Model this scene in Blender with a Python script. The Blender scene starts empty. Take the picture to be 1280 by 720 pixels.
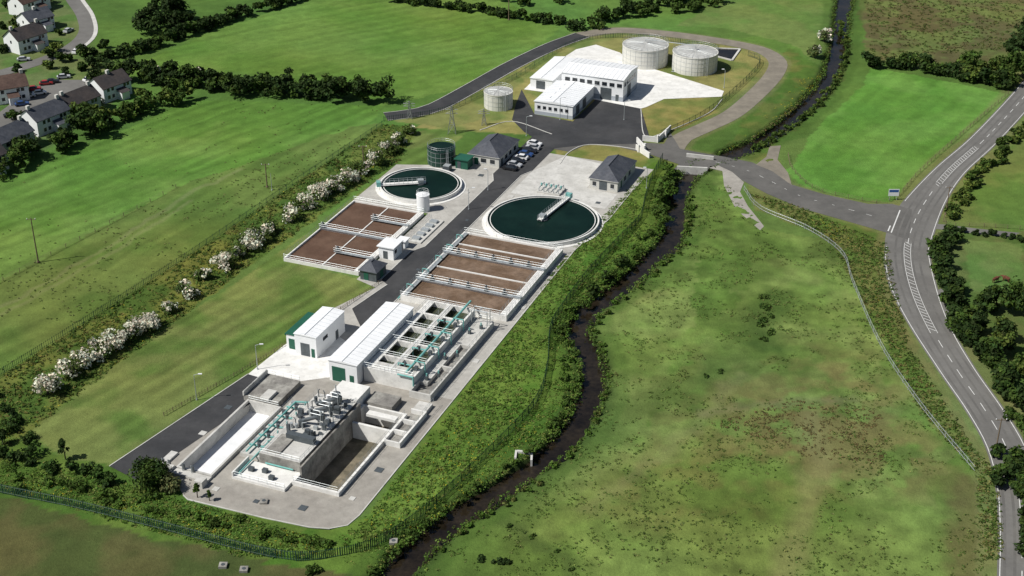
import bpy, math, random
import numpy as np
from mathutils import Vector
rng=np.random.default_rng(7); random.seed(7)
# ---------------------------------------------------------------- survey frame
F=1800.;TH=math.atan(960/1800.);CAMH=160.
def G(px,py,z=0.):
    """ground position (metres) of a point surveyed on the photograph"""
    dx=(px-640)/F; dy=(360-py)/F
    t=(z-CAMH)/(-math.sin(TH)+dy*math.cos(TH))
    return (t*dx, t*(math.cos(TH)+dy*math.sin(TH)))
AN=math.atan2(0.4633,1.1333); ca,sa=math.cos(AN),math.sin(AN)
def L(u,v): return (u*ca+v*sa, 300-u*sa+v*ca)      # plant grid -> world
def C(r,g,b,k=1.0):
    f=lambda c:((c/255+0.055)/1.055)**2.4 if c>10 else c/255/12.92
    return (f(r)*k,f(g)*k,f(b)*k)
def GP(l,z=0.): return [G(a,b,z) for a,b in l]
def smooth(pts,step=2.0,closed=False):
    P=[np.array(p,float) for p in pts]; n=len(P); out=[]
    rngi=range(n if closed else n-1)
    for i in rngi:
        p1=P[i];p2=P[(i+1)%n]
        p0=P[i-1] if (i>0 or closed) else 2*p1-p2
        p3=P[(i+2)%n] if (i+2<n or closed) else 2*p2-p1
        m=max(1,int(np.linalg.norm(p2-p1)/step))
        for k in range(m):
            t=k/m
            out.append(.5*((2*p1)+(-p0+p2)*t+(2*p0-5*p1+4*p2-p3)*t*t+(-p0+3*p1-3*p2+p3)*t**3))
    if not closed: out.append(P[-1])
    return [tuple(p) for p in out]
# ---------------------------------------------------------------- materials
MATS={}
def pm(name,rgb,rough=.85,var=.18,scale=.6,bump=.15,metal=0.,rgb2=None,s2=.08,fine=6.,spec=.3,grime=0.):
    if name in MATS: return MATS[name]
    m=bpy.data.materials.new(name); m.use_nodes=True; nt=m.node_tree; N=nt.nodes; Lk=nt.links
    b=N['Principled BSDF']; b.inputs['Roughness'].default_value=rough; b.inputs['Metallic'].default_value=metal
    b.inputs['Specular IOR Level'].default_value=spec
    tc=N.new('ShaderNodeTexCoord')
    def noise(s,d=5):
        n=N.new('ShaderNodeTexNoise'); n.inputs['Scale'].default_value=s; n.inputs['Detail'].default_value=d
        n.inputs['Roughness'].default_value=.65; Lk.new(tc.outputs['Object'],n.inputs['Vector']); return n
    n1=noise(scale); n2=noise(fine,3)
    mr=N.new('ShaderNodeMapRange'); mr.inputs[1].default_value=.3; mr.inputs[2].default_value=.7
    mr.inputs[3].default_value=1-var; mr.inputs[4].default_value=1+var; Lk.new(n1.outputs[0],mr.inputs[0])
    mr2=N.new('ShaderNodeMapRange'); mr2.inputs[1].default_value=.3; mr2.inputs[2].default_value=.7
    mr2.inputs[3].default_value=1-var*.6; mr2.inputs[4].default_value=1+var*.6; Lk.new(n2.outputs[0],mr2.inputs[0])
    mu=N.new('ShaderNodeMath'); mu.operation='MULTIPLY'; Lk.new(mr.outputs[0],mu.inputs[0]); Lk.new(mr2.outputs[0],mu.inputs[1])
    if grime:
        n4=noise(.9,8); m4=N.new('ShaderNodeMapRange'); m4.inputs[1].default_value=.52; m4.inputs[2].default_value=.70
        m4.inputs[3].default_value=1; m4.inputs[4].default_value=1-grime; Lk.new(n4.outputs[0],m4.inputs[0])
        mg=N.new('ShaderNodeMath'); mg.operation='MULTIPLY'; Lk.new(mu.outputs[0],mg.inputs[0]); Lk.new(m4.outputs[0],mg.inputs[1]); mu=mg
    mix=N.new('ShaderNodeMix'); mix.data_type='RGBA'
    mix.inputs[6].default_value=(*rgb,1); mix.inputs[7].default_value=(*(rgb2 or rgb),1)
    n3=noise(s2,6); m3=N.new('ShaderNodeMapRange'); m3.inputs[1].default_value=.42; m3.inputs[2].default_value=.6
    Lk.new(n3.outputs[0],m3.inputs[0]); Lk.new(m3.outputs[0],mix.inputs[0])
    vm=N.new('ShaderNodeVectorMath'); vm.operation='SCALE'; Lk.new(mix.outputs[2],vm.inputs[0]); Lk.new(mu.outputs[0],vm.inputs['Scale'])
    Lk.new(vm.outputs[0],b.inputs['Base Color'])
    if bump:
        bp=N.new('ShaderNodeBump'); bp.inputs['Strength'].default_value=bump; bp.inputs['Distance'].default_value=.1
        Lk.new(n2.outputs[0],bp.inputs['Height']); Lk.new(bp.outputs[0],b.inputs['Normal'])
    MATS[name]=m; return m
def vcmat(name,rough=.9,var=.25,trans=0.,scales=(.06,.5,4.),bump=.5,bd=.3):
    m=bpy.data.materials.new(name); m.use_nodes=True; nt=m.node_tree; N=nt.nodes; Lk=nt.links
    b=N['Principled BSDF']; b.inputs['Roughness'].default_value=rough; b.inputs['Specular IOR Level'].default_value=.12
    at=N.new('ShaderNodeAttribute'); at.attribute_name='Col'; tc=N.new('ShaderNodeTexCoord')
    last=None; ns=[]
    for s in scales:
        n=N.new('ShaderNodeTexNoise'); n.inputs['Scale'].default_value=s; n.inputs['Detail'].default_value=6; n.inputs['Roughness'].default_value=.75
        Lk.new(tc.outputs['Object'],n.inputs['Vector']); ns.append(n)
        mr=N.new('ShaderNodeMapRange'); mr.inputs[1].default_value=.3; mr.inputs[2].default_value=.7
        mr.inputs[3].default_value=1-var; mr.inputs[4].default_value=1+var; Lk.new(n.outputs[0],mr.inputs[0])
        if last is None: last=mr
        else:
            mu=N.new('ShaderNodeMath'); mu.operation='MULTIPLY'; Lk.new(last.outputs[0],mu.inputs[0]); Lk.new(mr.outputs[0],mu.inputs[1]); last=mu
    vm=N.new('ShaderNodeVectorMath'); vm.operation='SCALE'; Lk.new(at.outputs[0],vm.inputs[0])
    if last: Lk.new(last.outputs[0],vm.inputs['Scale'])
    else: vm.inputs['Scale'].default_value=1
    Lk.new(vm.outputs[0],b.inputs['Base Color'])
    if bump and ns:
        bp=N.new('ShaderNodeBump'); bp.inputs['Strength'].default_value=bump; bp.inputs['Distance'].default_value=bd
        Lk.new(ns[-1].outputs[0],bp.inputs['Height']); Lk.new(bp.outputs[0],b.inputs['Normal'])
    if trans:
        tr=N.new('ShaderNodeBsdfTranslucent'); Lk.new(vm.outputs[0],tr.inputs[0]); ms=N.new('ShaderNodeMixShader'); ms.inputs[0].default_value=trans
        Lk.new(b.outputs[0],ms.inputs[1]); Lk.new(tr.outputs[0],ms.inputs[2]); Lk.new(ms.outputs[0],N['Material Output'].inputs[0])
    return m
asphalt=pm('asphalt',(.038,.039,.042),.85,.16,.25,.1,rgb2=(.054,.054,.056),grime=.15)
asphalt_old=pm('asphalt_worn',(.135,.13,.122),.9,.07,.3,.05,rgb2=(.165,.16,.15),s2=.08,grime=.1)
asph_brown=pm('gravel_track',(.19,.17,.138),.95,.12,.3,.2,rgb2=(.23,.205,.165),s2=.2)
concrete=pm('concrete',(.48,.47,.44),.85,.12,.35,.12,rgb2=(.56,.55,.52),s2=.15,grime=.22)
conc_dk=pm('concrete_weathered',(.20,.19,.175),.9,.25,.5,.15,rgb2=(.32,.31,.28),s2=.3,grime=.3)
conc_w=pm('concrete_pale',(.66,.65,.62),.8,.08,.4,.1,rgb2=(.75,.74,.71),s2=.3,grime=.16)
conc_fl=pm('tank_floor_pale',(.72,.73,.74),.6,.05,.4,.03,rgb2=(.78,.78,.79),s2=.3,grime=.06)
gravel=pm('gravel',(.29,.27,.24),.95,.14,.5,.4,rgb2=(.345,.325,.29),s2=.1,fine=9,grime=.1)
white=pm('white_cladding',(.76,.77,.78),.55,.04,.3,.03,rgb2=(.80,.81,.82))
roofw=pm('roof_sheet_pale',(.78,.79,.80),.45,.05,.4,.03,rgb2=(.82,.83,.84))
greyclad=pm('grey_cladding',(.36,.39,.43),.55,.06,.4,.03)
slate=pm('roof_slate',(.06,.066,.082),.7,.2,1.2,.3,rgb2=(.085,.09,.105),s2=.5)
tile=pm('roof_tile_dark',(.05,.045,.046),.8,.25,1.2,.3,rgb2=(.072,.06,.056),s2=.2)
tile_r=pm('roof_tile_brown',(.085,.052,.042),.8,.25,1.2,.3,rgb2=(.11,.07,.055),s2=.2)
render_w=pm('render_cream',(.55,.54,.50),.85,.06,.4,.05)
glass=pm('window_glass',(.02,.025,.03),.12,.1,.3,0,spec=.6)
green_p=pm('green_paint',(.02,.10,.065),.5,.1,.5,.03)
dkgreen=pm('dark_green_steel',(.018,.055,.04),.5,.15,.5,.03)
teal=pm('teal_pipe_paint',(.17,.42,.39),.4,.1,.8,.02)
steel=pm('galvanised_steel',(.46,.49,.50),.45,.15,1,.02,metal=.4)
steel_d=pm('machine_grey',(.10,.115,.125),.5,.2,1,.02,metal=.3)
ww_brown=pm('aeration_water',(.13,.085,.055),.6,.22,.35,.3,rgb2=(.20,.14,.10),s2=.16,fine=2.5,grime=.15,spec=.15)
ww_dkbrown=pm('settled_water',(.105,.062,.042),.5,.12,.5,.15,rgb2=(.13,.08,.055),s2=.15,fine=2,spec=.15)
ww_green=pm('channel_water',(.03,.042,.02),.3,.2,.4,.1,rgb2=(.055,.062,.035),s2=.3,fine=2,spec=.2)
ww_teal=pm('clarifier_water',(.0035,.014,.0105),.35,.18,.15,.05,rgb2=(.006,.020,.015),s2=.06,fine=1.5,spec=.09)
riverw=pm('river_water',(.012,.009,.006),.10,.35,.25,.15,rgb2=(.024,.018,.011),s2=.1,fine=1.0,spec=.4)
muck=pm('tank_sediment',(.20,.17,.12),.8,.3,.4,.2,rgb2=(.11,.10,.07),s2=.25,grime=.3)
linep=pm('road_paint',(.62,.62,.60),.7,.15,1.5,.02)
bark=pm('bark',(.09,.07,.05),.95,.2,2,.3)
wood=pm('timber',(.16,.12,.08),.9,.2,2,.2)
tyre=pm('tyre_rubber',(.02,.02,.02),.8,.1,1,0)
leafm=vcmat('leaf',.75,0,.22,(),0)
groundm=vcmat('grass_ground',.95,.115,0,(.03,.14,.5,1.7),.7,.3)
# ---------------------------------------------------------------- mesh builder
COL=bpy.context.scene.collection
class MB:
    def __init__(s): s.v=[];s.f=[];s.m=[]
    def add(s,vs,fs,mi=0):
        o=len(s.v); s.v+=[tuple(p) for p in vs]
        for f in fs: s.f.append([i+o for i in f]); s.m.append(mi)
    def prism(s,pts,z0,z1,mi=0,top=None,bottom=False):
        ar=sum(pts[i][0]*pts[(i+1)%len(pts)][1]-pts[(i+1)%len(pts)][0]*pts[i][1] for i in range(len(pts)))
        if ar<0: pts=pts[::-1]
        n=len(pts); vs=[(p[0],p[1],z0) for p in pts]+[(p[0],p[1],z1) for p in pts]
        s.add(vs,[[i,(i+1)%n,n+(i+1)%n,n+i] for i in range(n)],mi)
        s.add([(p[0],p[1],z1) for p in pts],[list(range(n))],mi if top is None else top)
        if bottom: s.add([(p[0],p[1],z0) for p in pts],[list(range(n))[::-1]],mi)
    def flat(s,pts,z,mi=0):
        ar=sum(pts[i][0]*pts[(i+1)%len(pts)][1]-pts[(i+1)%len(pts)][0]*pts[i][1] for i in range(len(pts)))
        if ar<0: pts=pts[::-1]
        s.add([(p[0],p[1],z) for p in pts],[list(range(len(pts)))],mi)
    def box(s,u0,u1,v0,v1,z0,z1,mi=0,top=None):
        if u0>u1:u0,u1=u1,u0
        if v0>v1:v0,v1=v1,v0
        s.prism([L(u0,v0),L(u1,v0),L(u1,v1),L(u0,v1)],z0,z1,mi,top,True)
    def rect(s,u0,u1,v0,v1,z,mi=0): s.flat([L(u0,v0),L(u1,v0),L(u1,v1),L(u0,v1)],z,mi)
    def cyl(s,c,r,z0,z1,mi=0,n=24,top=None,r1=None):
        r1=r if r1 is None else r1
        a=[2*math.pi*i/n for i in range(n)]
        vs=[(c[0]+r*math.cos(t),c[1]+r*math.sin(t),z0) for t in a]+[(c[0]+r1*math.cos(t),c[1]+r1*math.sin(t),z1) for t in a]
        s.add(vs,[[i,(i+1)%n,n+(i+1)%n,n+i] for i in range(n)],mi)
        s.add(vs[n:],[list(range(n))],mi if top is None else top)
    def ring(s,c,r0,r1,z0,z1,mi=0,n=72,top=None):
        a=[2*math.pi*i/n for i in range(n)]
        P=lambda r,z:[(c[0]+r*math.cos(t),c[1]+r*math.sin(t),z) for t in a]
        vs=P(r1,z0)+P(r1,z1)+P(r0,z1)+P(r0,z0); j=lambda i:(i+1)%n
        s.add(vs,[[i,j(i),n+j(i),n+i] for i in range(n)]+[[2*n+i,2*n+j(i),3*n+j(i),3*n+i] for i in range(n)],mi)
        s.add(vs,[[n+i,n+j(i),2*n+j(i),2*n+i] for i in range(n)],mi if top is None else top)
    def tube(s,p,q,r,mi=0,n=6,r2=None):
        p=Vector(p);q=Vector(q);d=(q-p)
        if d.length<1e-6:return
        d.normalize(); a=d.cross(Vector((0,0,1)))
        if a.length<.01:a=Vector((1,0,0))
        a.normalize();b=d.cross(a); r2=r if r2 is None else r2
        vs=[p+(a*math.cos(2*math.pi*i/n)+b*math.sin(2*math.pi*i/n))*r for i in range(n)]+[q+(a*math.cos(2*math.pi*i/n)+b*math.sin(2*math.pi*i/n))*r2 for i in range(n)]
        s.add(vs,[[i,n+i,n+(i+1)%n,(i+1)%n] for i in range(n)]+[list(range(n)),list(range(n,2*n))[::-1]],mi)
    def path(s,pts,r,mi=0,n=6):
        for a,b in zip(pts[:-1],pts[1:]): s.tube(a,b,r,mi,n)
    def rail(s,pts,z,mi=0,h=1.1,sp=1.8,t=.03):
        for a,b in zip(pts[:-1],pts[1:]):
            l=math.dist(a,b); n=max(1,round(l/sp))
            for hh in (h,h*.5): s.tube((*a,z+hh),(*b,z+hh),t,mi,4)
            for i in range(n+1):
                x=a[0]+(b[0]-a[0])*i/n;y=a[1]+(b[1]-a[1])*i/n
                s.tube((x,y,z),(x,y,z+h),t,mi,4)
    def ribbon(s,pts,w,z,mi=0,off=0.,z2=None):
        P=[np.array(p[:2],float) for p in pts]; lf=[];rt=[]
        for i,p in enumerate(P):
            d=P[min(i+1,len(P)-1)]-P[max(i-1,0)]; d/=np.linalg.norm(d)+1e-9; n=np.array([-d[1],d[0]])
            ww=w[i] if hasattr(w,'__len__') else w
            lf.append(p+n*(off+ww/2)); rt.append(p+n*(off-ww/2))
        n=len(P)
        s.add([(a[0],a[1],z) for a in lf]+[(a[0],a[1],z) for a in rt],[[i,n+i,n+i+1,i+1] for i in range(n-1)],mi)
        if z2 is not None:
            for side in (lf,rt):
                s.add([(a[0],a[1],z) for a in side]+[(a[0],a[1],z2) for a in side],[[i,i+1,n+i+1,n+i] for i in range(n-1)],mi)
            for k in (0,-1): s.add([(*lf[k],z),(*rt[k],z),(*rt[k],z2),(*lf[k],z2)],[[0,1,2,3]],mi)
    def obj(s,name,mats,parent=None,smooth=False):
        me=bpy.data.meshes.new(name); me.from_pydata(s.v,[],s.f)
        for m in mats: me.materials.append(m)
        me.polygons.foreach_set('material_index',s.m)
        if smooth: me.polygons.foreach_set('use_smooth',[True]*len(s.f))
        me.update(); o=bpy.data.objects.new(name,me); COL.objects.link(o)
        if parent: o.parent=parent
        return o
def empty(name):
    e=bpy.data.objects.new(name,None); COL.objects.link(e); e.empty_display_size=1; return e
# ---------------------------------------------------------------- numpy noise
def vnoise(x,y,s,seed):
    r=np.random.default_rng(seed).random((256,256)); X=x/s;Y=y/s
    xi=np.floor(X).astype(int);yi=np.floor(Y).astype(int);fx=X-xi;fy=Y-yi
    fx=fx*fx*(3-2*fx);fy=fy*fy*(3-2*fy);g=lambda a,b:r[a%256,b%256]
    return (g(xi,yi)*(1-fx)+g(xi+1,yi)*fx)*(1-fy)+(g(xi,yi+1)*(1-fx)+g(xi+1,yi+1)*fx)*fy
def fbm(x,y,s,seed,o=4):
    xr=x*.83+y*.56; yr=-x*.56+y*.83
    return sum(vnoise(xr,yr,s/2**k,seed+k)*.5**k for k in range(o))/sum(.5**k for k in range(o))
def inside(x,y,poly):
    c=np.zeros(x.shape,bool); n=len(poly)
    for i in range(n):
        x1,y1=poly[i];x2,y2=poly[(i+1)%n]
        if y1==y2: continue
        c^=((y1>y)!=(y2>y))&(x<(x2-x1)*(y-y1)/(y2-y1)+x1)
    return c
def pdist(x,y,pts):
    d=np.full(x.shape,1e9)
    for (x1,y1),(x2,y2) in zip(pts[:-1],pts[1:]):
        dx,dy=x2-x1,y2-y1; t=np.clip(((x-x1)*dx+(y-y1)*dy)/(dx*dx+dy*dy+1e-9),0,1)
        d=np.minimum(d,(x-x1-t*dx)**2+(y-y1-t*dy)**2)
    return np.sqrt(d)
# ---------------------------------------------------------------- key curves
river=smooth(GP([(1062,-60),(1056,0),(1049,45),(1042,85),(1012,128),(962,168),(920,190),(872,212),(848,238),(844,262),(840,295),(812,325),(768,362),(733,388),(722,415),(738,445),(742,475),(728,515),(704,550),(652,592),(590,632),(530,676),(484,728),(440,790)]),3)
main=[(1330,60),(1281,120),(1230,175),(1188,213),(1158,250),(1140,285),(1134,318),(1142,360),(1163,408),(1196,462),(1232,514),(1258,560),(1272,610),(1277,670),(1277,760),(1275,830)]
mp=smooth(GP(main),3)
loop=smooth(GP([(842,186),(852,173),(880,160),(915,143),(945,118),(967,94),(972,77),(955,64),(925,56),(870,47),(820,41),(770,38),(725,44)]),3)
road2=smooth(GP([(728,44),(690,58),(640,82),(590,110),(545,134),(515,142),(482,146)]),3)
acc=GP([(1136,300),(1105,290),(1060,277),(1000,260),(958,242),(925,224),(890,208),(850,206),(815,194),(770,183),(735,180),(712,190),(690,186),(660,175),(700,168),(800,178),(830,180),(838,166),(850,186),(870,190),(905,196),(940,203),(965,214),(990,231),(1030,243),(1085,255),(1115,255),(1140,262)])
# ---------------------------------------------------------------- terrain sheet
def axis(lo,hi,step):
    a=list(np.arange(lo,hi+.01,step)); g=step; x=hi
    while x<6000: g*=1.35; x+=g; a.append(x)
    g=step; x=lo
    while x>-6000: g*=1.35; x-=g; a.insert(0,x)
    return np.array(a)
xs=axis(-235,235,.8); ys=axis(160,560,.8)
X,Y=np.meshgrid(xs,ys); nx,ny=len(xs),len(ys); X=X.ravel();Y=Y.ravel()
jx=(fbm(X,Y,5,11,3)-.5)*3.0; jy=(fbm(X,Y,5,21,3)-.5)*3.0
col=np.tile(np.array(C(84,108,48)),(len(X),1)); amp=np.full(len(X),.15)
def paint(poly,c,a=None,j=1.,c2=None,sc=12,seed=5,thr=.5,soft=.2):
    p=GP(poly); m=inside(X+jx*j,Y+jy*j,p); i=np.where(m)[0]
    cc=np.tile(np.array(c),(len(i),1))
    if c2 is not None:
        n=np.clip((fbm(X[i],Y[i],sc,seed)-thr)/soft+.5,0,1)[:,None]; cc=cc*(1-n)+np.array(c2)*n
    col[i]=cc
    if a is not None: amp[i]=a
def pline(pts,w,c,k=1.,soft=1.5,jj=1.):
    d=pdist(X+jx*jj,Y+jy*jj,GP(pts))
    m=np.clip((w/2+soft-d)/soft,0,1)[:,None]*k; col[:]=col*(1-m)+np.array(c)*m
def stripes(poly,a,b,period,k,wob=1.):
    a=np.array(G(*a));b=np.array(G(*b)); d=(b-a)/np.linalg.norm(b-a)
    i=np.where(inside(X,Y,GP(poly)))[0]; s=(-(X[i]-a[0])*d[1]+(Y[i]-a[1])*d[0])+wob*(fbm(X[i],Y[i],30,777)-.5)*6
    f=np.tanh(np.sin(s*2*math.pi/period)*2.)*k*(.3+1.4*fbm(X[i],Y[i],14,778)**1.3)
    t=(X[i]-a[0])*d[0]+(Y[i]-a[1])*d[1]; f+=(vnoise(t/14,s,1.3,779)-.5)*k*2.2
    col[i]*=(1+f)[:,None]
paint([(-400,-55),(1700,-55),(1700,60),(-400,400)],C(82,112,44),.05,0,C(72,100,40),40,3)
paint([(480,-60),(1100,-60),(1050,40),(700,60)],C(86,118,48),.05,1,C(78,104,44),30,8)
fT=[(130,98),(250,45),(380,2),(470,-30),(630,0),(700,38),(590,108),(480,132),(300,90)]
paint(fT,C(82,113,40),.05,1,C(95,122,50),24,9); stripes(fT,(200,90),(600,10),6,.06)
fL=[(-300,400),(0,222),(130,172),(240,125),(480,132),(470,150),(250,270),(0,400),(-100,460)]
paint(fL,C(82,115,40),.05,1,C(98,125,52),22,31); stripes(fL,(0,340),(440,160),5.5,.10)
fM=[(-300,480),(-100,430),(0,352),(220,235),(440,158),(480,155),(240,318),(0,472),(-100,530)]
paint(fM,C(96,112,50),.08,1,C(82,104,42),14,33); stripes(fM,(0,420),(470,158),7,.09)
pline([(0,385),(130,312),(240,240),(300,212)],.5,C(126,126,84),.4,.8); pline([(0,395),(130,322),(240,250)],.5,C(126,126,84),.35,.8)
rough=[(-100,530),(0,472),(240,318),(480,155),(520,160),(500,200),(300,340),(30,545),(-40,600)]
paint(rough,C(66,90,32),.35,1,C(98,106,44),7,41)
mown=[(30,545),(110,480),(230,395),(300,350),(420,265),(500,200),(520,165),(600,150),(540,205),(470,240),(440,255),(358,325),(455,350),(484,357),(310,468),(137,583),(95,575)]
paint(mown,C(84,106,44),.03,.3,C(106,116,58),9,44); stripes(mown,(100,575),(478,352),4.4,.11,.3)
paint([(-200,560),(30,545),(95,575),(137,583),(205,575),(235,625),(385,660),(450,655),(560,700),(400,800),(-200,800)],C(68,96,32),.3,1,C(88,108,40),6,51)
paint([(-200,640),(0,622),(200,672),(345,702),(430,705),(470,760),(-200,900)],C(86,84,46),.15,1,C(70,80,38),8,53)
bank=[(450,655),(633,415),(707,315),(800,213),(832,196),(868,205),(850,240),(842,300),(765,362),(730,390),(722,415),(738,450),(740,480),(725,515),(650,590),(530,670),(470,725),(330,705),(385,660)]
paint(bank,C(70,102,30),.4,.7,C(90,114,40),6,61)
paint([(455,650),(633,420),(707,318),(800,216),(812,222),(722,330),(668,410),(655,480),(600,560),(520,640),(470,665)],C(96,120,44),.15,.8,C(80,108,36),5,63)
mead=[(868,215),(905,215),(945,285),(1040,300),(1080,380),(1150,510),(1222,592),(1240,800),(430,800),(530,680),(650,600),(735,520),(755,480),(738,420),(760,385),(850,310)]
paint(mead,C(84,108,44),.2,1,C(98,118,54),18,71)
paint([(740,420),(850,320),(1040,330),(1100,440),(1190,580),(1150,640),(900,560),(760,600),(640,640),(740,520)],C(88,110,47),.18,4,C(102,118,58),9,73)
paint([(880,215),(905,240),(950,300),(900,420),(840,480),(800,560),(860,420),(870,300)],C(78,103,40),.25,3,C(90,112,48),7,74)
mi=np.where(inside(X,Y,GP(mead)))[0]
f=(fbm(X[mi],Y[mi],2.6,501,3)-.5)*.8+(fbm(X[mi],Y[mi],9,511,3)-.5)*.45+(fbm(X[mi],Y[mi],26,521,3)-.5)*.25; col[mi]*=np.clip(1.03+f,.65,1.5)[:,None]
for (x,y,r,k) in [(905,545,26,.45),(985,520,18,.5),(1050,505,22,.5),(1095,540,20,.5),(1035,480,14,.45),(850,440,10,.3),(1000,560,16,.4),(1070,560,16,.45),(800,370,10,.3),(1150,580,14,.35),(830,600,14,.25),(770,640,12,.25)]:
    gx,gy=G(x,y); d=np.hypot((X+jx*3-gx)*1.,(Y+jy*3-gy)*.8)
    m=(np.clip(1-d/r,0,1)**.7*k*np.clip((fbm(X,Y,5,91)-.42)/.15,0,1))[:,None]; col[:]=col*(1-m)+np.array(C(108,98,58))*m
pline([(985,720),(1005,640),(1025,570),(1010,520)],2.2,C(118,116,74),.5,3)
pline([(560,720),(650,640),(780,520),(905,460),(940,380),(950,300)],4,C(68,92,34),.45,5,2)
pline([(980,470),(900,380),(960,300)],3,C(72,94,36),.3,4,2)
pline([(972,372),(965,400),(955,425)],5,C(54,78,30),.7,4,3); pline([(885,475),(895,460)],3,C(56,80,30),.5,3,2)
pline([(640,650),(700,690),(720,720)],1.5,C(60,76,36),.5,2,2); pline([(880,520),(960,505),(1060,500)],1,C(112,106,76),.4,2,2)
pline([(740,640),(830,560),(880,520),(930,470)],1,C(112,112,72),.35,2,2)
pline([(1215,610),(1210,720)],5,C(92,82,50),.7,3,2)
paint([(930,232),(1000,250),(1060,275),(1108,296),(1108,330),(1140,420),(1210,530),(1250,590),(1262,640),(1266,800),(1225,800),(1222,592),(1150,510),(1080,380),(1040,300),(945,262)],C(76,100,38),.25,.8,C(98,104,52),6,81)
fR=[(985,215),(1010,170),(1075,110),(1090,84),(1200,105),(1262,118),(1235,150),(1130,232),(1112,254),(1040,244),(1000,232)]
paint(fR,C(78,122,42),.05,.8,C(90,131,52),14,83); stripes(fR,(1120,240),(1250,120),6,.05)
paint([(1062,-50),(1500,-50),(1500,110),(1280,105),(1220,98),(1085,74)],C(92,104,52),.2,1,C(86,82,50),7,85)
paint([(868,20),(960,-50),(1050,-50),(1045,40),(1035,90),(990,55),(900,35),(845,32)],C(86,114,50),.08,1,C(96,114,56),12,87)
paint([(905,190),(985,60),(1035,90),(1050,60),(1065,60),(1055,100),(1020,140),(960,190),(985,215),(935,200)],C(72,100,36),.3,1,C(94,102,46),5,89)
paint([(1300,110),(1262,150),(1200,222),(1178,262),(1180,285),(1300,290),(1700,290),(1700,80)],C(80,110,44),.1,.6,C(94,110,52),9,93)
paint([(1168,290),(1700,290),(1700,900),(1300,800),(1262,520),(1210,450),(1180,385),(1160,335)],C(72,96,40),.2,.6,C(92,102,52),7,95)
paint([(1205,300),(1278,305),(1278,360),(1215,365)],C(86,112,50),.05,.5,C(98,116,58),6,96)
ST=C(134,126,70);ST2=C(102,112,54)
paint([(520,160),(600,100),(700,48),(780,40),(920,55),(965,75),(955,100),(900,140),(840,165),(805,172),(700,170),(600,165)],ST,.03,.3,ST2,9,97)
paint([(480,150),(590,115),(640,88),(655,100),(600,150),(560,160)],C(94,106,50),.05,.5,C(118,118,64),7,98)
paint([(695,185),(740,178),(795,186),(815,195),(800,213),(740,208),(700,205)],C(96,110,50),.03,.2,C(122,120,64),6,99)
paint([(-400,60),(70,0),(110,0),(120,60),(160,90),(140,130),(60,185),(0,200),(-400,380)],C(76,102,46),.05,.5,C(94,106,60),8,101)
dr=pdist(X+jx*.9,Y+jy*.9,river)
for w,c,k in ((14,C(60,86,30),.5),(8,C(48,66,26),.75),(5.0,C(32,27,18),1.)):
    m=(np.clip((w/2+1-dr)/1.2,0,1)*k)[:,None]; col[:]=col*(1-m)+np.array(c)*m
amp[inside(X,Y,GP([(205,575),(137,583),(310,468),(484,357),(358,325),(440,250),(480,200),(540,185),(640,150),(650,70),(730,35),(980,50),(980,100),(850,190),(700,330),(640,420),(455,665),(230,640)]))]*=.1
for pl,w in ((mp,11),(loop,6),(road2,6),(acc+[acc[0]],4)): amp*=np.clip((pdist(X,Y,pl)-w*.7)/(w*.4),0,1)
amp[inside(X,Y,acc)]=0
for pl,w,k in ((mp,15,.35),(loop,8.5,.4),(acc+[acc[0]],2.5,.35)):   # worn verges
    m=(np.clip((w/2+.6-pdist(X+jx*.4,Y+jy*.4,pl))/1.,0,1)*k)[:,None]; col[:]=col*(1-m)+np.array(C(116,112,76))*m
Z=(fbm(X,Y,4,131,3)-.5)*2*amp
far=np.clip((np.hypot(X,Y-350)-700)/2000,0,1); Z+=far*30*fbm(X,Y,600,151,3)
rd=np.clip((4.0-dr)/2.2,0,1); rd=rd*rd*(3-2*rd); Z=Z*(1-rd)-rd*1.8
PITS=[(-31,-24,-92,-67),(-8,1,-88,-60)]
for u0,u1,v0,v1 in PITS: Z[inside(X,Y,[L(u0-1.2,v0-1.2),L(u1+1.2,v0-1.2),L(u1+1.2,v1+1.2),L(u0-1.2,v1+1.2)])]=-6
col*=(1.06+.18*(fbm(X,Y,2.4,171,3)-.5)*2)[:,None]
h1=fbm(X,Y,38,601,4)-.5; col[:,0]*=1+.4*h1; col[:,2]*=1-.2*h1; col*=(1.0+.28*(fbm(X,Y,50,611,4)-.5))[:,None]
lum=(col@np.array([.3,.6,.1]))[:,None]; col=col*.94+lum*.06
me=bpy.data.meshes.new('ground')
I=(np.arange(ny-1)[:,None]*nx+np.arange(nx-1)[None,:]).ravel()
faces=np.stack([I,I+1,I+nx+1,I+nx],1)
def fastmesh(me,verts,faces,cols,k=4):
    me.vertices.add(len(verts)); me.vertices.foreach_set('co',np.asarray(verts,np.float32).ravel())
    me.loops.add(faces.size); me.loops.foreach_set('vertex_index',faces.ravel().astype(np.int32))
    me.polygons.add(len(faces)); me.polygons.foreach_set('loop_start',np.arange(0,faces.size,k,dtype=np.int32))
    me.polygons.foreach_set('loop_total',np.full(len(faces),k,np.int32))
    me.update(calc_edges=True)
    a=me.color_attributes.new('Col','FLOAT_COLOR','POINT')
    a.data.foreach_set('color',np.concatenate([cols,np.ones((len(cols),1))],1).astype(np.float32).ravel())
fastmesh(me,np.stack([X,Y,Z],1),faces,np.clip(col,0,1)); me.materials.append(groundm)
me.polygons.foreach_set('use_smooth',np.ones(len(faces),bool))
g=bpy.data.objects.new('ground',me); COL.objects.link(g)
b=MB(); b.ribbon(river,6.4,-1.1); b.obj('river_water',[riverw])
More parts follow.
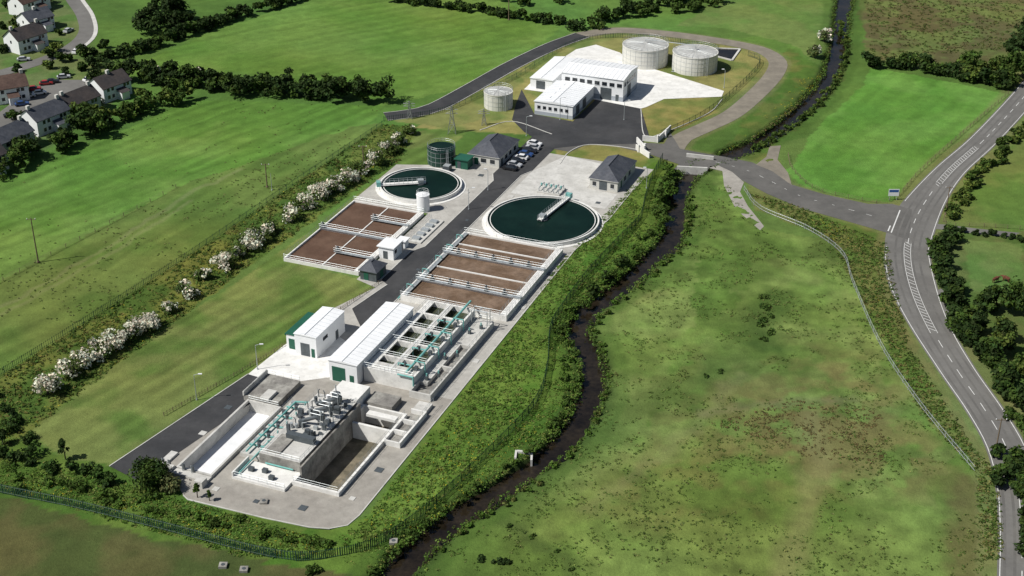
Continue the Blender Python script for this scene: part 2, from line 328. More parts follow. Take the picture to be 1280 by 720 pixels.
# ---------------------------------------------------------------- foliage generator
def leaves(name,B,parent=None,shell=.45,up=.35):
    B=np.array(B,float); cnt=B[:,8].astype(int); idx=np.repeat(np.arange(len(B)),cnt); n=len(idx); b=B[idx]
    d=rng.normal(size=(n,3)); d/=np.linalg.norm(d,axis=1)[:,None]
    r=rng.uniform(shell,1.08,n)[:,None]
    p=b[:,:3]+d*r*b[:,[3,3,4]]; p[:,2]=np.maximum(p[:,2],-1.0)
    nn=d*.8+rng.normal(size=(n,3))*.55+np.array([0,0,up]); nn/=np.linalg.norm(nn,axis=1)[:,None]
    t=np.cross(nn,rng.normal(size=(n,3))); t/=np.linalg.norm(t,axis=1)[:,None]; bt=np.cross(nn,t)
    s=b[:,9]*rng.uniform(.6,1.3,n); s=s[:,None]
    q=np.stack([p-t*s-bt*s*.6,p+t*s-bt*s*.5,p+t*s*.7+bt*s*.7,p-t*s*.8+bt*s*.6],1).reshape(-1,3)
    c=b[:,5:8]*rng.uniform(.65,1.35,n)[:,None]; c[:,0]*=rng.uniform(.85,1.2,n)
    lm=(c@np.array([.3,.6,.1]))[:,None]; c=c*.94+lm*.06
    me=bpy.data.meshes.new(name); fastmesh(me,q,np.arange(4*n).reshape(-1,4),np.repeat(c,4,0)); me.materials.append(leafm)
    o=bpy.data.objects.new(name,me); COL.objects.link(o)
    if parent: o.parent=parent
    return o
def crown(x,y,h,r,c,k=10,q=60,s=.38,base=.3,z=0,c2=None,p2=0.):
    out=[]
    for i in range(k):
        a=random.uniform(0,6.28); rr=r*math.sqrt(random.random())*.72; zz=h*(base+(1-base)*random.uniform(.15,.8))
        rr*=1-.5*max(0,(zz/h-.55)/.45); br=r*random.uniform(.3,.52); k2=random.uniform(.7,1.3)
        cc=c2 if (c2 is not None and random.random()<p2) else c
        out.append((x+rr*math.cos(a),y+rr*math.sin(a),z+zz,br,br*random.uniform(.6,.9),cc[0]*k2,cc[1]*k2,cc[2]*k2,q,s))
    return out
LG=C(62,84,30); LD=C(44,63,26); LY=C(90,108,42); LW=C(212,210,190)
def band(pts,step,w,h,r,c,q=50,s=.4,k=5,c2=None,p2=0.,hv=.35,gap=.06):
    P=smooth(GP(pts),step); out=[]
    for p in P:
        if random.random()<gap: continue
        x=p[0]+random.uniform(-w,w)/2; y=p[1]+random.uniform(-w,w)/2; hh=h*random.uniform(1-hv,1+hv)
        out+=crown(x,y,hh,r*random.uniform(.7,1.2),c,k,q,s,.12,0,c2,p2)
    return out
def tree(name,px,py,h,r,c,k=22,q=80,s=.3,c2=None,p2=0.,base=.3):
    x,y=G(px,py); e=empty(name); b=MB()
    b.tube((x,y,-.3),(x,y,h*.45),.06*r+.08,0,8,.04*r+.04)
    for i in range(5):
        a=i*1.26+random.random(); b.tube((x,y,h*(.22+.04*i)),(x+math.cos(a)*r*.5,y+math.sin(a)*r*.5,h*(.5+.05*i)),.03*r+.03,0,5,.02)
    b.obj('trunk',[bark],e); leaves('crown',crown(x,y,h,r,c,k,q,s,base,0,c2,p2),e); return e
B=[]
B+=band([(128,104),(165,100),(215,108),(262,112),(310,118),(360,118),(410,124),(470,130)],3.0,4,7,4.2,LD,70,.45,9,LG,.4,.35,.02)
B+=band([(205,100),(300,108),(400,118),(440,118)],5,5,6.0,3.8,LD,65,.45,8,LW,.05)
B+=band([(100,150),(125,158),(150,150),(190,135),(230,128)],3.0,5,6,3.6,LG,60,.45,8,LY,.3)
B+=band([(30,192),(60,195),(95,180),(125,165)],3.0,4,7,4.4,LD,70,.45,9,LG,.4)
B+=band([(0,222),(12,216),(28,208)],3,4,6,3.7,LG,60,.45,7)
leaves('treeline',B)
B=band([(80,78),(130,74),(185,62),(240,42),(300,22),(370,2),(400,-12)],3,2,4.5,3.2,LD,60,.45,7,LG,.3,.4,.03)
B+=band([(178,38),(196,40),(222,36),(212,14)],4,7,9,5,LD,75,.5,9)
leaves('hedgerow',B)
B=band([(488,2),(540,8),(600,16),(650,24),(695,30)],3,2,3.6,2.8,LD,55,.42,7,LG,.4,.3,.02)
B+=band([(716,34),(738,32),(770,22),(800,14),(850,4),(900,-8)],3.4,5,5,3.4,LD,55,.45,7,LG,.4)
B+=band([(800,20),(850,14),(900,2)],4,5,4,3,LG,50,.45,6)
B+=band([(630,2),(665,8),(700,4)],6,6,4,3,LG,45,.45,6)
leaves('hedgerow',B)
B=band([(1082,82),(1120,84),(1150,88),(1190,94),(1225,104),(1262,112)],3,3,5,3.6,LD,65,.45,8,LG,.4,.35,.02)
B+=band([(1205,92),(1235,98),(1265,100),(1300,90)],2.6,9,7.5,4.5,LG,70,.45,9,LY,.3)
B+=band([(1262,74),(1278,52),(1290,30)],4,3,5,3.5,LD,50,.45,7)
leaves('hedgerow',B)
B=band([(1190,275),(1208,240),(1238,207),(1266,178),(1294,155)],1.8,3.5,1.9,1.8,LG,45,.32,6,LY,.4,.35,.02)
leaves('hedgerow',B)
B=band([(1180,298),(1177,330),(1184,360),(1192,382)],2,3.5,3.6,2.6,LD,60,.36,8,LG,.4)
B+=band([(1198,398),(1212,425),(1236,458),(1262,490),(1276,520)],1.8,4,4.5,3.1,LD,65,.36,9,LG,.5)
B+=band([(1205,388),(1235,392),(1265,388),(1290,400)],2.2,6,6.5,4,LG,75,.36,9,LD,.5)
B+=band([(1225,420),(1260,430),(1290,440)],2.4,9,5.6,3.6,LD,70,.36,9,LY,.3)
B+=band([(1248,455),(1275,465),(1300,470)],3.0,6,4.2,3,LG,65,.36,8,LY,.4)
B+=band([(1180,287),(1220,293),(1290,302)],2,1,1.4,1.3,LD,40,.3,5)
leaves('garden_trees',B)
B=band([(1256,606),(1260,578),(1275,590),(1290,640),(1292,700)],1.8,4,3.4,2.6,LD,60,.32,8,LG,.4)
B+=band([(1268,520),(1290,556)],2,3,2,2,LG,50,.3,6)
leaves('shrubs',B)
g1=C(72,100,32); g2=C(86,112,42)
B=band([(836,232),(822,252),(826,280),(800,310),(775,338),(742,366),(714,392),(706,418),(716,455),(714,490)],2.4,3.5,1.2,1.7,g1,36,.23,6,LG,.5,.5,.15)
B+=band([(832,218),(838,228),(824,255),(826,268)],3.,2,3.2,2.6,LG,60,.3,8,g1,.4)
B+=band([(742,366),(760,352),(775,335)],4,2,2.4,2,LD,50,.28,7,LG,.5)
B+=band([(710,500),(685,545),(637,588),(575,628),(515,670),(467,715)],2.4,1.6,.9,1.2,LG,32,.2,5,g1,.5,.5,.2)
B+=band([(866,240),(862,270),(858,300),(829,332),(789,366),(753,396),(745,416),(759,450),(762,480),(748,520),(720,560),(668,606),(604,648),(549,690)],2.6,1.6,.7,1.1,g1,30,.2,5,C(100,110,54),.3,.5,.3)
B+=band([(1052,30),(1056,75),(1030,122),(980,166),(940,190)],3,2,1.2,1.4,LG,36,.28,5,LY,.3)
leaves('riverbank_shrubs',B)
B=band([(0,592),(60,607),(140,624),(230,645),(320,664),(400,680)],2.2,5,1.0,1.7,g1,36,.21,6,LG,.4,.5,.12)
B+=band([(-10,560),(40,575),(90,592),(150,608)],2.0,4,2.0,1.9,C(56,82,30),44,.23,7,LD,.4)
B+=band([(-10,500),(20,530),(40,552)],2.4,4,1.8,1.9,C(56,82,30),42,.23,7,LD,.4)
B+=band([(395,712),(410,708)],2,2,1.6,1.5,LG,50,.2,7)
leaves('hedgerow',B)
B=band([(972,378),(966,398),(956,418)],1.6,6,.35,1.5,C(60,84,32),34,.2,6,LG,.5,.4,.1)
B+=band([(888,470),(896,464)],1.6,3,.3,1.2,C(60,84,32),30,.18,5)
B+=band([(605,698),(618,704),(632,708)],2.5,2,.5,1.1,LD,36,.2,5)
B+=band([(640,655),(690,690),(720,715)],4,2,.3,.9,LG,26,.18,4)
leaves('bramble_patch',B)
haw=[(60,492,3.3),(90,470,3.4),(102,458,2.8),(116,450,2.6),(128,444,3.3),(144,434,3.2),(160,424,3.2),(176,416,3.4),(190,408,2.4),(212,390,2),(234,370,3),(254,348,2),(280,336,3.2),(296,322,2.4),(310,312,3.8),(326,302,3.4),(338,292,2.6),(364,274,3.2),(380,262,3.2),(396,250,3.6),(408,243,3),(424,236,3.2),(436,228,3),(452,218,3.2),(468,206,3.2),(486,192,3.),(500,180,2.8),(512,168,2.2)]
for x,y,r in haw:
    tree('hawthorn_tree',x,y,r*1.3,r*random.uniform(.95,1.15),C(80,100,44),16,62,.25,LW,random.uniform(.4,.68) if x<440 else .22,.12)
tree('hawthorn_tree',1030,52,5.5,3,C(96,110,60),14,60,.34,LW,.5,.15); tree('hawthorn_tree',1018,72,4.5,2.6,C(96,110,60),14,60,.34,LW,.4,.15)
tree('broadleaf_tree',188,606,5.0,4.3,LD,30,110,.24,LG,.4,.1)
tree('broadleaf_tree',214,612,3.2,2.4,C(96,104,62),16,70,.22,None,0,.1)
tree('conifer_sapling',82,574,5,1.2,LD,12,50,.2)
tree('conifer_sapling',247,622,3.6,.8,LG,9,45,.16); tree('conifer_sapling',262,626,2.6,.6,LG,8,40,.15); tree('conifer_sapling',4,556,4,1.2,LD,10,50,.2)
def scatter(poly,n):
    p=GP(poly); a=np.array(p); lo=a.min(0);hi=a.max(0); out=np.zeros((0,2))
    while len(out)<n:
        q=rng.uniform(lo,hi,(n*3,2)); out=np.concatenate([out,q[inside(q[:,0],q[:,1],p)]])
    return out[:n]
def tufts(polyn,cs,r=(.3,.8),h=(.15,.5),q=9,s=.2,avoid=2.4,clump=None,seed=1):
    T=[]
    for poly,n in polyn:
        pts=scatter(poly,n)
        d=pdist(pts[:,0],pts[:,1],river); pts=pts[d>avoid]
        if clump: pts=pts[fbm(pts[:,0],pts[:,1],clump,seed)>.5]
        for x,y in pts:
            c=cs[random.randrange(len(cs))]; k=random.uniform(.8,1.2); rr=random.uniform(*r)
            T.append((x,y,.1,rr,random.uniform(*h),c[0]*k,c[1]*k,c[2]*k,q,s))
    return T
gb=[(455,652),(633,425),(707,320),(800,222),(838,215),(842,262),(838,295),(765,360),(730,388),(722,415),(738,450),(738,480),(722,515),(650,588),(530,668),(470,715),(400,692)]
gbc=[C(76,108,34),C(88,118,42),C(100,124,50),C(68,96,30),C(104,116,54)]
T=tufts([(gb,5600)],gbc,(.3,.9),(.06,.25),10,.16)
T+=tufts([(rough,3600)],[C(70,96,34),C(86,106,40),C(60,84,30),C(108,110,54)],(.3,.9),(.1,.4),10,.19)
T+=tufts([([(0,560),(100,590),(380,668),(440,700),(300,695),(0,610)],1900)],gbc,(.3,.8),(.08,.3),10,.16)
P=np.array(smooth(river,1.0))
for sg in (1,-1):
    for i in range(1,len(P)-1):
        d=P[i+1]-P[i-1]; d/=np.linalg.norm(d); n=np.array([-d[1],d[0]])*sg; w0=2.2+.5*math.sin(i*.13+sg)+.3*math.sin(i*.41)
        for _ in range(4):
            q=P[i]+n*random.uniform(w0,w0+2.0)+d*random.uniform(-.6,.6); c=random.choice(gbc[:4]+[C(56,76,28),C(60,70,30)])
            T.append((q[0],q[1],random.uniform(-.6,.1),random.uniform(.3,.8),random.uniform(.2,.7),*c,9,.18))
leaves('rough_grass',T,up=1.0)
T=tufts([(mead,8000)],[C(84,108,44),C(96,116,52),C(106,116,62),C(78,100,40),C(72,92,38)],(.2,.7),(.06,.2),7,.13,clump=7,seed=301)
T+=tufts([([(930,240),(1000,258),(1060,285),(1108,305),(1135,430),(1205,540),(1248,600),(1255,700),(1225,700),(1222,595),(1150,512),(1080,380),(1040,304)],2200)],[C(80,104,40),C(68,90,34),C(108,108,58)],(.3,.8),(.1,.35),9,.18)
T+=tufts([([(985,500),(1100,510),(1110,580),(1000,570)],300),([(890,530),(990,500),(990,560)],180)],[C(108,98,60),C(96,88,52)],(.3,.6),(.08,.2),8,.13)
T+=tufts([([(1080,0),(1280,0),(1280,60),(1090,74)],900),([(925,185),(1040,95),(1035,60),(1055,60),(1050,100),(960,185)],900)],[C(86,96,46),C(72,92,38),C(94,90,54)],(.4,1),(.1,.4),8,.26)
T+=tufts([(fM,1100),(fL,600)],[C(78,98,40),C(96,110,54),C(108,114,66)],(.2,.5),(.05,.12),6,.14,clump=10,seed=311)
leaves('meadow_tussocks',T,up=1.0)
T=tufts([(rough,700),([(455,652),(560,540),(640,470),(670,540),(590,620),(470,700)],420),([(0,580),(380,668),(430,700),(0,612)],350),([(905,190),(1000,100),(1040,90),(960,170)],200),([(1000,262),(1060,290),(1090,310),(1100,380)],160)],[C(176,168,30),C(160,156,40)],(.2,.5),(.15,.4),4,.10,clump=12,seed=401)
leaves('yellow_wildflowers',T,up=1.)
# ---------------------------------------------------------------- roads
b=MB(); wid=[]
for p in mp:
    d=min(math.dist(p,G(1140,285)),math.dist(p,G(1140,340))); wid.append(8.2+3.4*math.exp(-(d/28)**2))
b.ribbon(mp,wid,.05); b.obj('main_road',[asphalt_old])
b=MB()
for o in (-2.9,-1.2,1.2,2.9): b.ribbon(mp,.5,.060,off=o)
b.obj('wheel_tracks',[pm('asphalt_polished',(.118,.114,.107),.8,.1,.5,.03,rgb2=(.145,.14,.13),s2=.1)])
b=MB(); b.flat(acc,.055); b.obj('access_road',[pm('asphalt_mid',(.10,.097,.091),.9,.1,.3,.08,rgb2=(.128,.123,.115),grime=.12)])
b=MB(); b.flat(GP([(945,206),(958,196),(962,183),(976,182),(972,200),(985,216),(990,232),(965,214)]),.060); b.obj('gravel_layby',[asph_brown])
b=MB(); b.flat(GP([(885,210),(903,214),(905,232),(920,262),(950,288),(955,283),(935,258),(925,240),(930,228),(915,215),(898,207)]),.060,0); b.obj('gravel_path',[gravel])
b=MB(); b.flat(GP([(1160,368),(1168,382),(1186,400),(1196,398),(1190,380),(1178,360)]),.045,0); b.ribbon(smooth(GP([(1158,282),(1180,284),(1220,289),(1290,296)]),3),3.2,.040,0); b.obj('side_road',[asphalt_old])
b=MB(); b.ribbon(loop,6.2,.05); b.obj('perimeter_road',[asph_brown])
b=MB(); b.ribbon(road2,6.4,.0585); b.obj('site_road',[asphalt])
b=MB(); z=.04
b.flat([L(-36,-90),L(-31,-94.5),L(-31,-50),L(-36,-50)],z)
b.flat([L(-31,-94.5),L(-25.5,-99),L(-24,-99.8),L(-24,-92),L(-31,-92)],z); b.rect(-31,-24,-67,-50,z)
b.flat([L(-24,-99.8),L(-8,-99.3),L(-8,-50),L(-24,-50)],z)
b.flat([L(-8,-99.3),L(1,-98.6),L(1,-88),L(-8,-88)],z); b.rect(-8,1,-60,-50,z)
b.flat([L(1,-98.6),L(4.5,-97.6),L(7,-95.5),L(7.6,-92),L(7.4,-50),L(1,-50)],z)
b.obj('gravel_yard',[gravel])
b=MB(); b.flat([L(-36,-50),L(7.4,-50),L(6.9,24),L(9,45),L(9,62),L(10,80),L(-42,80),L(-42,62),L(-58,56),L(-58,30),L(-36,30),L(-36,-10),L(-30,-12),L(-36,-30)],.034); b.obj('concrete_yard',[pm('paving',(.37,.355,.325),.9,.12,.4,.15,rgb2=(.44,.425,.39),s2=.12,grime=.18)])
b=MB(); b.flat(GP([(137,583),(310,468),(352,478),(212,574),(170,600)]),.07)
b.obj('plant_road',[asphalt])
b=MB(); b.flat([*GP([(484,356),(440,386)]),L(-24.5,-30),L(-22.6,-22),L(-22.6,62),L(-21,66),L(-21,92),L(-30.3,92),L(-30.3,60),L(-28.4,56),L(-28.4,12),L(-30.5,8),L(-30.5,-8)],.07); b.obj('plant_road',[asphalt])
b=MB(); b.flat(GP([(310,468),(345,440),(392,402),(430,425),(452,440),(412,472),(352,480)]),.075); b.obj('concrete_apron',[conc_w])
b=MB(); b.flat(GP([(652,112),(645,130),(640,150),(655,165),(690,186),(735,181),(800,180),(812,172),(801,135),(745,124),(716,152),(668,143)]),.08); b.obj('asphalt_yard',[asphalt])
b=MB(); b.flat(GP([(655,112),(680,88),(720,62),(745,56),(775,66),(790,78),(835,92),(905,114),(902,121),(830,124),(808,134),(801,136),(745,125),(700,118)]),.085); b.obj('concrete_yard',[conc_w])
b=MB(); b.flat([L(-20.9,50),L(6,50),L(6,60),L(-3,61),L(-3,78),L(-16,80),L(-20.9,66)],.064); b.obj('concrete_apron',[concrete])
b=MB()
for pts in ([(137,583),(310,468)],[(484,356),(440,386)]): b.ribbon(GP(pts),.2,.16,z2=0)
for pl in ([L(-22.6,-22),L(-22.6,62),L(-21,66)],[L(-30.5,-8),L(-30.5,8),L(-28.4,12),L(-28.4,56),L(-30.3,60)],[L(7.4,-50),L(6.9,24),L(9,45),L(9,62)],[L(4.5,-97.6),L(7,-95.5),L(7.6,-92),L(7.4,-50)],[L(-25.5,-99),L(-24,-99.8),L(-8,-99.3),L(1,-98.6),L(4.5,-97.6)]): b.ribbon(pl,.2,.15,z2=0)
b.ribbon(smooth(GP([(700,205),(712,190),(738,181),(795,187),(815,197)]),2),.25,.17,z2=0)
b.ribbon(smooth(GP([(903,124),(885,142),(830,166),(806,170),(801,137)]),2),.25,.17,z2=0)
b.ribbon(smooth(GP([(600,163),(640,152),(690,168)]),2),.25,.17,z2=0)
b.ribbon(road2,.2,.16,off=3.3,z2=0); b.ribbon(road2,.2,.16,off=-3.3,z2=0)
b.obj('kerb',[concrete])
b=MB()
def cum(p):
    o=[0]
    for a,c in zip(p[:-1],p[1:]): o.append(o[-1]+math.dist(a,c))
    return o
def dash(pts,on,off,w,z,offs=0.,a0=0,a1=1e9):
    P=smooth(pts,.8); cs=cum(P); seg=[]
    for p,s in zip(P,cs):
        if a0<=s<=a1 and (s%(on+off))<on: seg.append(p)
        else:
            if len(seg)>1: b.ribbon(seg,w,z,off=offs)
            seg=[]
    if len(seg)>1: b.ribbon(seg,w,z,off=offs)
N=len(mp)
def near(p): return (math.dist(p,G(1138,330))<34 and p[1]<G(1138,300)[1]) or math.dist(p,G(1190,205))<17
for i in range(N-1):
    if not near(mp[i]) and i%2==0: b.ribbon([mp[i],mp[i+1]],.16,.066)
for sgn in (1,-1):
    seg=[]
    for i,p in enumerate(mp):
        d=np.array(mp[min(i+1,N-1)])-np.array(mp[max(i-1,0)]); d/=np.linalg.norm(d); n=np.array([-d[1],d[0]])
        q=np.array(p)+n*sgn*(wid[i]/2-.45)
        if sgn==-1 and math.dist(p,G(1140,282))<13:
            if len(seg)>1: b.ribbon(seg,.16,.066)
            seg=[]; continue
        seg.append(tuple(q))
    if len(seg)>1: b.ribbon(seg,.16,.066)
for i,p in enumerate(mp):
    if near(p):
        d=np.array(mp[min(i+1,N-1)])-np.array(mp[max(i-1,0)]); d/=np.linalg.norm(d); n=np.array([-d[1],d[0]])
        for o in (0,1.5):
            c0=np.array(p)+d*o; b.ribbon([tuple(c0-n*.62-d*.6),tuple(c0+n*.62+d*.6)],.16,.070)
for o in (.8,-.8):
    b.ribbon([p for p in mp if math.dist(p,G(1138,330))<35 and p[1]<G(1138,300)[1]],.12,.074,off=o)
    b.ribbon([p for p in mp if math.dist(p,G(1190,205))<18],.12,.074,off=o)
dash(GP([(1110,289),(1121,263)]),1,.6,.3,.070); dash(GP([(1090,270),(1040,256),(1000,245),(960,225),(930,212),(880,199)]),2,3,.14,.076)
b.ribbon(GP([(1114,291),(1125,263)]),.3,.078)
for k in range(6): b.ribbon([L(-30.0,65.9+k*2.75),L(-25,65.9+k*2.75)],.1,.077)
b.obj('road_markings',[linep])
# ---------------------------------------------------------------- bridge
e=empty('road_bridge'); b=MB()
for a,c in (((846,212),(884,214)),((858,196),(892,200))): b.ribbon(GP([a,c]),.5,1.1,z2=-2.0)
b.obj('parapets',[concrete],e)
b=MB(); b.flat(GP([(842,212),(884,214),(892,200),(858,196)]),.068,0); b.obj('deck',[MATS['asphalt_mid']],e)
# ---------------------------------------------------------------- tanks
def open_tank(b,u0,u1,v0,v1,zt,zw,th=.45,mi=0,wi=1,z0=-.2,cop=None):
    b.box(u0,u1,v0,v0+th,z0,zt,mi,cop); b.box(u0,u1,v1-th,v1,z0,zt,mi,cop)
    b.box(u0,u0+th,v0+th,v1-th,z0,zt,mi,cop); b.box(u1-th,u1,v0+th,v1-th,z0,zt,mi,cop)
    b.rect(u0+th,u1-th,v0+th,v1-th,zw,wi)
LL=lambda *a:[L(*p) for p in a]
e=empty('aeration_tank'); b=MB(); u0,u1,v0,v1=-21.6,5.0,-15.6,21; zt=1.5
open_tank(b,u0,u1,v0,v1,zt,1.05,.5)
for v,w,zz in ((-6.6,.45,zt-.004),(1.5,.35,zt-.2),(8.6,.45,zt-.004),(14.6,.35,zt-.2)): b.box(u0+.5,u1-.5,v-w/2,v+w/2,.2,zz,0)
b.box(u1-1.7,u1-.5,v0+.55,v1-.55,1.36,zt-.02,0); b.box(u0+.52,u0+1.3,v0+.55,v1-.55,1.3,zt-.03,2)
b.obj('tank_walls',[conc_w,ww_brown,steel],e)
b=MB()
for v in (-6.6,8.6):
    b.box(u0,u1,v-.6,v+.6,zt+.15,zt+.27,1); b.rail(LL((u0,v-.6),(u1,v-.6)),zt+.27,1); b.rail(LL((u0,v+.6),(u1,v+.6)),zt+.27,1)
    for k in range(5): c=L(u0+4+k*4.6,v); b.box(u0+3.6+k*4.6,u0+4.4+k*4.6,v-.4,v+.4,zt+.28,zt+.9,3); b.cyl(c,.3,zt+.9,zt+1.6,3,10)
b.rail(LL((u0,v0),(u0,v1),(u1,v1),(u1,v0),(u0,v0)),zt,1); b.rail(LL((u0+1.4,v0),(u0+1.4,v1)),zt,1); b.rail(LL((u1-1.7,v0),(u1-1.7,v1)),zt,1)
for v in (-11,-2.5,5,11.5,17.5):
    b.path([(*L(u0-.5,v),.2),(*L(u0-.5,v),2.1),(*L(u0+1,v),2.1),(*L(u0+1,v),.8)],.12,2,8)
b.path([(*L(u0-.6,v0),.5),(*L(u0-.6,v1),.5)],.18,2,8)
b.obj('walkways_and_railings',[conc_w,steel,teal,steel_d],e)
e=empty('aeration_tank'); b=MB(); u0,u1,v0,v1=-57,-36.4,-8.2,28.5; zt=.9
open_tank(b,u0,u1,v0,v1,zt,.5,.4)
b.box(u0+.4,u1-.4,10,10.4,0,zt-.004,0); b.box(-46.8,-46.5,-7.7,28,0,zt-.25,0)
b.box(u1-1.5,u1-.4,v0+.5,v1-.5,.7,zt-.006,0)
b.obj('tank_walls',[conc_w,ww_dkbrown],e)
b=MB()
for v,ua,ub in ((10.2,u0,u1),(-.5,-47,u1),(19.5,-47,u1)):
    b.box(ua,ub,v-.5,v+.5,zt+.15,zt+.25,0); b.rail(LL((ua,v-.5),(ub,v-.5)),zt+.25,1); b.rail(LL((ua,v+.5),(ub,v+.5)),zt+.25,1)
    b.box(ua+.3,ua+1.5,v-.4,v+.4,zt+.3,zt+1.0,2); b.cyl(L(ua+.9,v),.3,zt+1,zt+1.6,2,10)
b.rail(LL((u0,v0),(u0,v1),(u1,v1),(u1,v0),(u0,v0)),zt,1)
b.obj('walkways_and_railings',[steel,steel,steel_d],e)
def clarifier(cu,cv,R,ang):
    e=empty('circular_clarifier'); c=L(cu,cv); b=MB()
    b.ring(c,R+.05,R+1.1,0,.12,2); b.ring(c,R-.4,R,-.2,1.1,0); b.ring(c,R-1.15,R-.95,.2,.98,0); b.ring(c,R-.95,R-.4,.2,.85,1)
    b.cyl(c,R-1.15,-.1,.9,1,72,1); b.cyl(c,R*.10,.2,1.1,3,24,3); b.obj('tank_wall_and_water',[conc_w,ww_teal,conc_w,steel_d],e)
    b=MB(); d=(math.cos(ang),math.sin(ang)); n=(-d[1],d[0]); s0=-.12*R
    P=lambda s,o,z:(c[0]+d[0]*s+n[0]*o,c[1]+d[1]*s+n[1]*o,z)
    b.prism([P(s0,-.6,0)[:2],P(R+.8,-.6,0)[:2],P(R+.8,.6,0)[:2],P(s0,.6,0)[:2]],1.45,1.6,0,None,True)
    for o in (-.6,.6):
        b.rail([P(s0,o,0)[:2],P(R+.8,o,0)[:2]],1.6,1,1.1,1.2,.035); b.tube(P(s0,o,1.35),P(R+.8,o,1.35),.12,0)
    b.prism([P(-.8,-.8,0)[:2],P(.8,-.8,0)[:2],P(.8,.8,0)[:2],P(-.8,.8,0)[:2]],1.6,2.3,1); b.prism([P(R-.3,-.8,0)[:2],P(R+.8,-.8,0)[:2],P(R+.8,.8,0)[:2],P(R-.3,.8,0)[:2]],1.1,2.4,2)
    b.obj('rotating_bridge',[conc_w,steel,teal],e)
clarifier(-6.3,36.3,14.6,math.atan2(ca,sa)-.12)
clarifier(-45,44.6,11.2,math.pi+.15)
b=MB(); c=L(-38,31.4); b.cyl(c,1.7,.0,4.6,0,28,0); b.cyl(c,1.78,4.6,4.9,0,28,0,.5); b.rail([(c[0]+1.6*math.cos(t),c[1]+1.6*math.sin(t)) for t in np.linspace(0,6.28,9)],4.6,0)
b.obj('storage_silo',[white])
# ---------------------------------------------------------------- buildings
def building(name,u0,u1,v0,v1,h,wall,roof,ridge=0,axis='v',hip=0.,doors=(),wins=(),over=.35,band=None,seams=False):
    e=empty(name); b=MB(); b.box(u0,u1,v0,v1,-.2,h)
    if band: b.box(u0-.03,u1+.03,v0-.03,v1+.03,0,band[0],1)
    b.obj('walls',[wall]+([band[1]] if band else []),e)
    a0,a1,b0,b1=u0-over,u1+over,v0-over,v1+over; r=MB()
    if ridge==0:
        r.box(a0,a1,b0,b1,h+.003,h+.25)
    else:
        if axis=='v': m=(a0+a1)/2; R=[(m,b0+hip),(m,b1-hip)]; q=[(a0,b0),(a1,b0),(a1,b1),(a0,b1)]; fs=[[0,1,4],[1,2,5,4],[2,3,5],[3,0,4,5]]
        else: m=(b0+b1)/2; R=[(a0+hip,m),(a1-hip,m)]; q=[(a0,b0),(a1,b0),(a1,b1),(a0,b1)]; fs=[[0,1,5,4],[1,2,5],[2,3,4,5],[3,0,4]]
        vs=[(*L(*p),h+.02) for p in q]+[(*L(*p),h+ridge) for p in R]+[(*L(*p),h-.12) for p in q]
        gb=[f for f in fs if len(f)==3]; sl=[f for f in fs if len(f)==4]
        r.add(vs,sl,0); r.add(vs,gb,0 if hip else 1); r.add(vs,[[6,7,1,0],[7,8,2,1],[8,9,3,2],[9,6,0,3]],1)
        r.tube((*L(*R[0]),h+ridge+.04),(*L(*R[1]),h+ridge+.04),.1,0)
        if seams:
            if axis=='v':
                for k in np.arange(b0+.5,b1,1.5):
                    for ue in (a0,a1): r.tube((*L((a0+a1)/2,k),h+ridge+.02),(*L(ue,k),h+.04),.035,2,4)
            else:
                for k in np.arange(a0+.5,a1,1.5):
                    for ve in (b0,b1): r.tube((*L(k,(b0+b1)/2),h+ridge+.02),(*L(k,ve),h+.04),.035,2,4)
    r.obj('roof',[roof,wall,greyclad],e)
    w=MB()
    for side,s0,s1,z0,z1,mi in doors+wins:
        if side=='f': w.box(s0,s1,v0-.06,v0+.02,z0,z1,mi); w.box(s0-.08,s1+.08,v0-.10,v0-.062,z0-.12,z0-.02,2)
        if side=='r': w.box(u1-.02,u1+.06,s0,s1,z0,z1,mi); w.box(u1+.062,u1+.10,s0-.08,s1+.08,z0-.12,z0-.02,2)
        if side=='l': w.box(u0-.06,u0+.02,s0,s1,z0,z1,mi)
        if side=='t': w.box(s0,s1,z0,z1,h+.2,h+.5,mi)
    w.obj('windows_and_doors',[glass,green_p,white,steel_d],e)
    return e
building('filter_building',-20,-13.4,-52.6,-25.6,5,white,roofw,.35,'v',0,doors=(('f',-19.3,-16.2,.1,3.6,1),('f',-15.2,-14.2,.1,2.2,1)),wins=(('l',-45,-43,.1,2.4,1),('l',-33,-31,.1,2.4,1)),over=.2,seams=True)
e=building('control_building',-32,-26.7,-46,-33.2,5.2,white,roofw,.25,'v',0,doors=(('f',-30.6,-28.4,.1,3.2,3),('r',-37.5,-36.3,.1,2.3,3)),wins=(('r',-43,-41,2.8,3.6,0),('f',-28,-27.2,.1,2.2,1)),over=.15,seams=True)
b=MB(); b.box(-35,-32.02,-44.5,-34.5,-.1,3.6,0); b.box(-35.2,-32.03,-44.7,-34.3,3.603,3.8,1); b.box(-34.4,-32.6,-44.58,-44.5,.1,2.6,1); b.box(-35.3,-35.0,-44.6,-34.4,3.3,3.6,1); b.obj('lean_to',[white,green_p],e)
building('control_house',-39.5,-30.3,64.5,79,3.1,render_w,slate,2.9,'v',4.6,doors=(('f',-37.8,-36.6,.1,2.2,1),('r',66,67.2,.1,2.2,3)),wins=(('f',-35.8,-34.2,1,2.2,0),('f',-33,-31.6,1,2.2,0),('r',69,70.5,1,2.2,0),('r',72,73.5,1,2.2,0),('r',75.5,77,1,2.2,0)))
building('pump_house',-2.3,5.6,61.3,77,3.1,render_w,slate,2.7,'v',4.0,doors=(('f',.4,2.6,.1,2.6,3),('r',64,65,.1,2.2,1)),wins=(('r',67,68.4,1,2.2,0),('r',71,72.4,1,2.2,0),('f',-1.5,-.5,1,2.2,0),('f',3.6,4.6,1,2.2,0)))
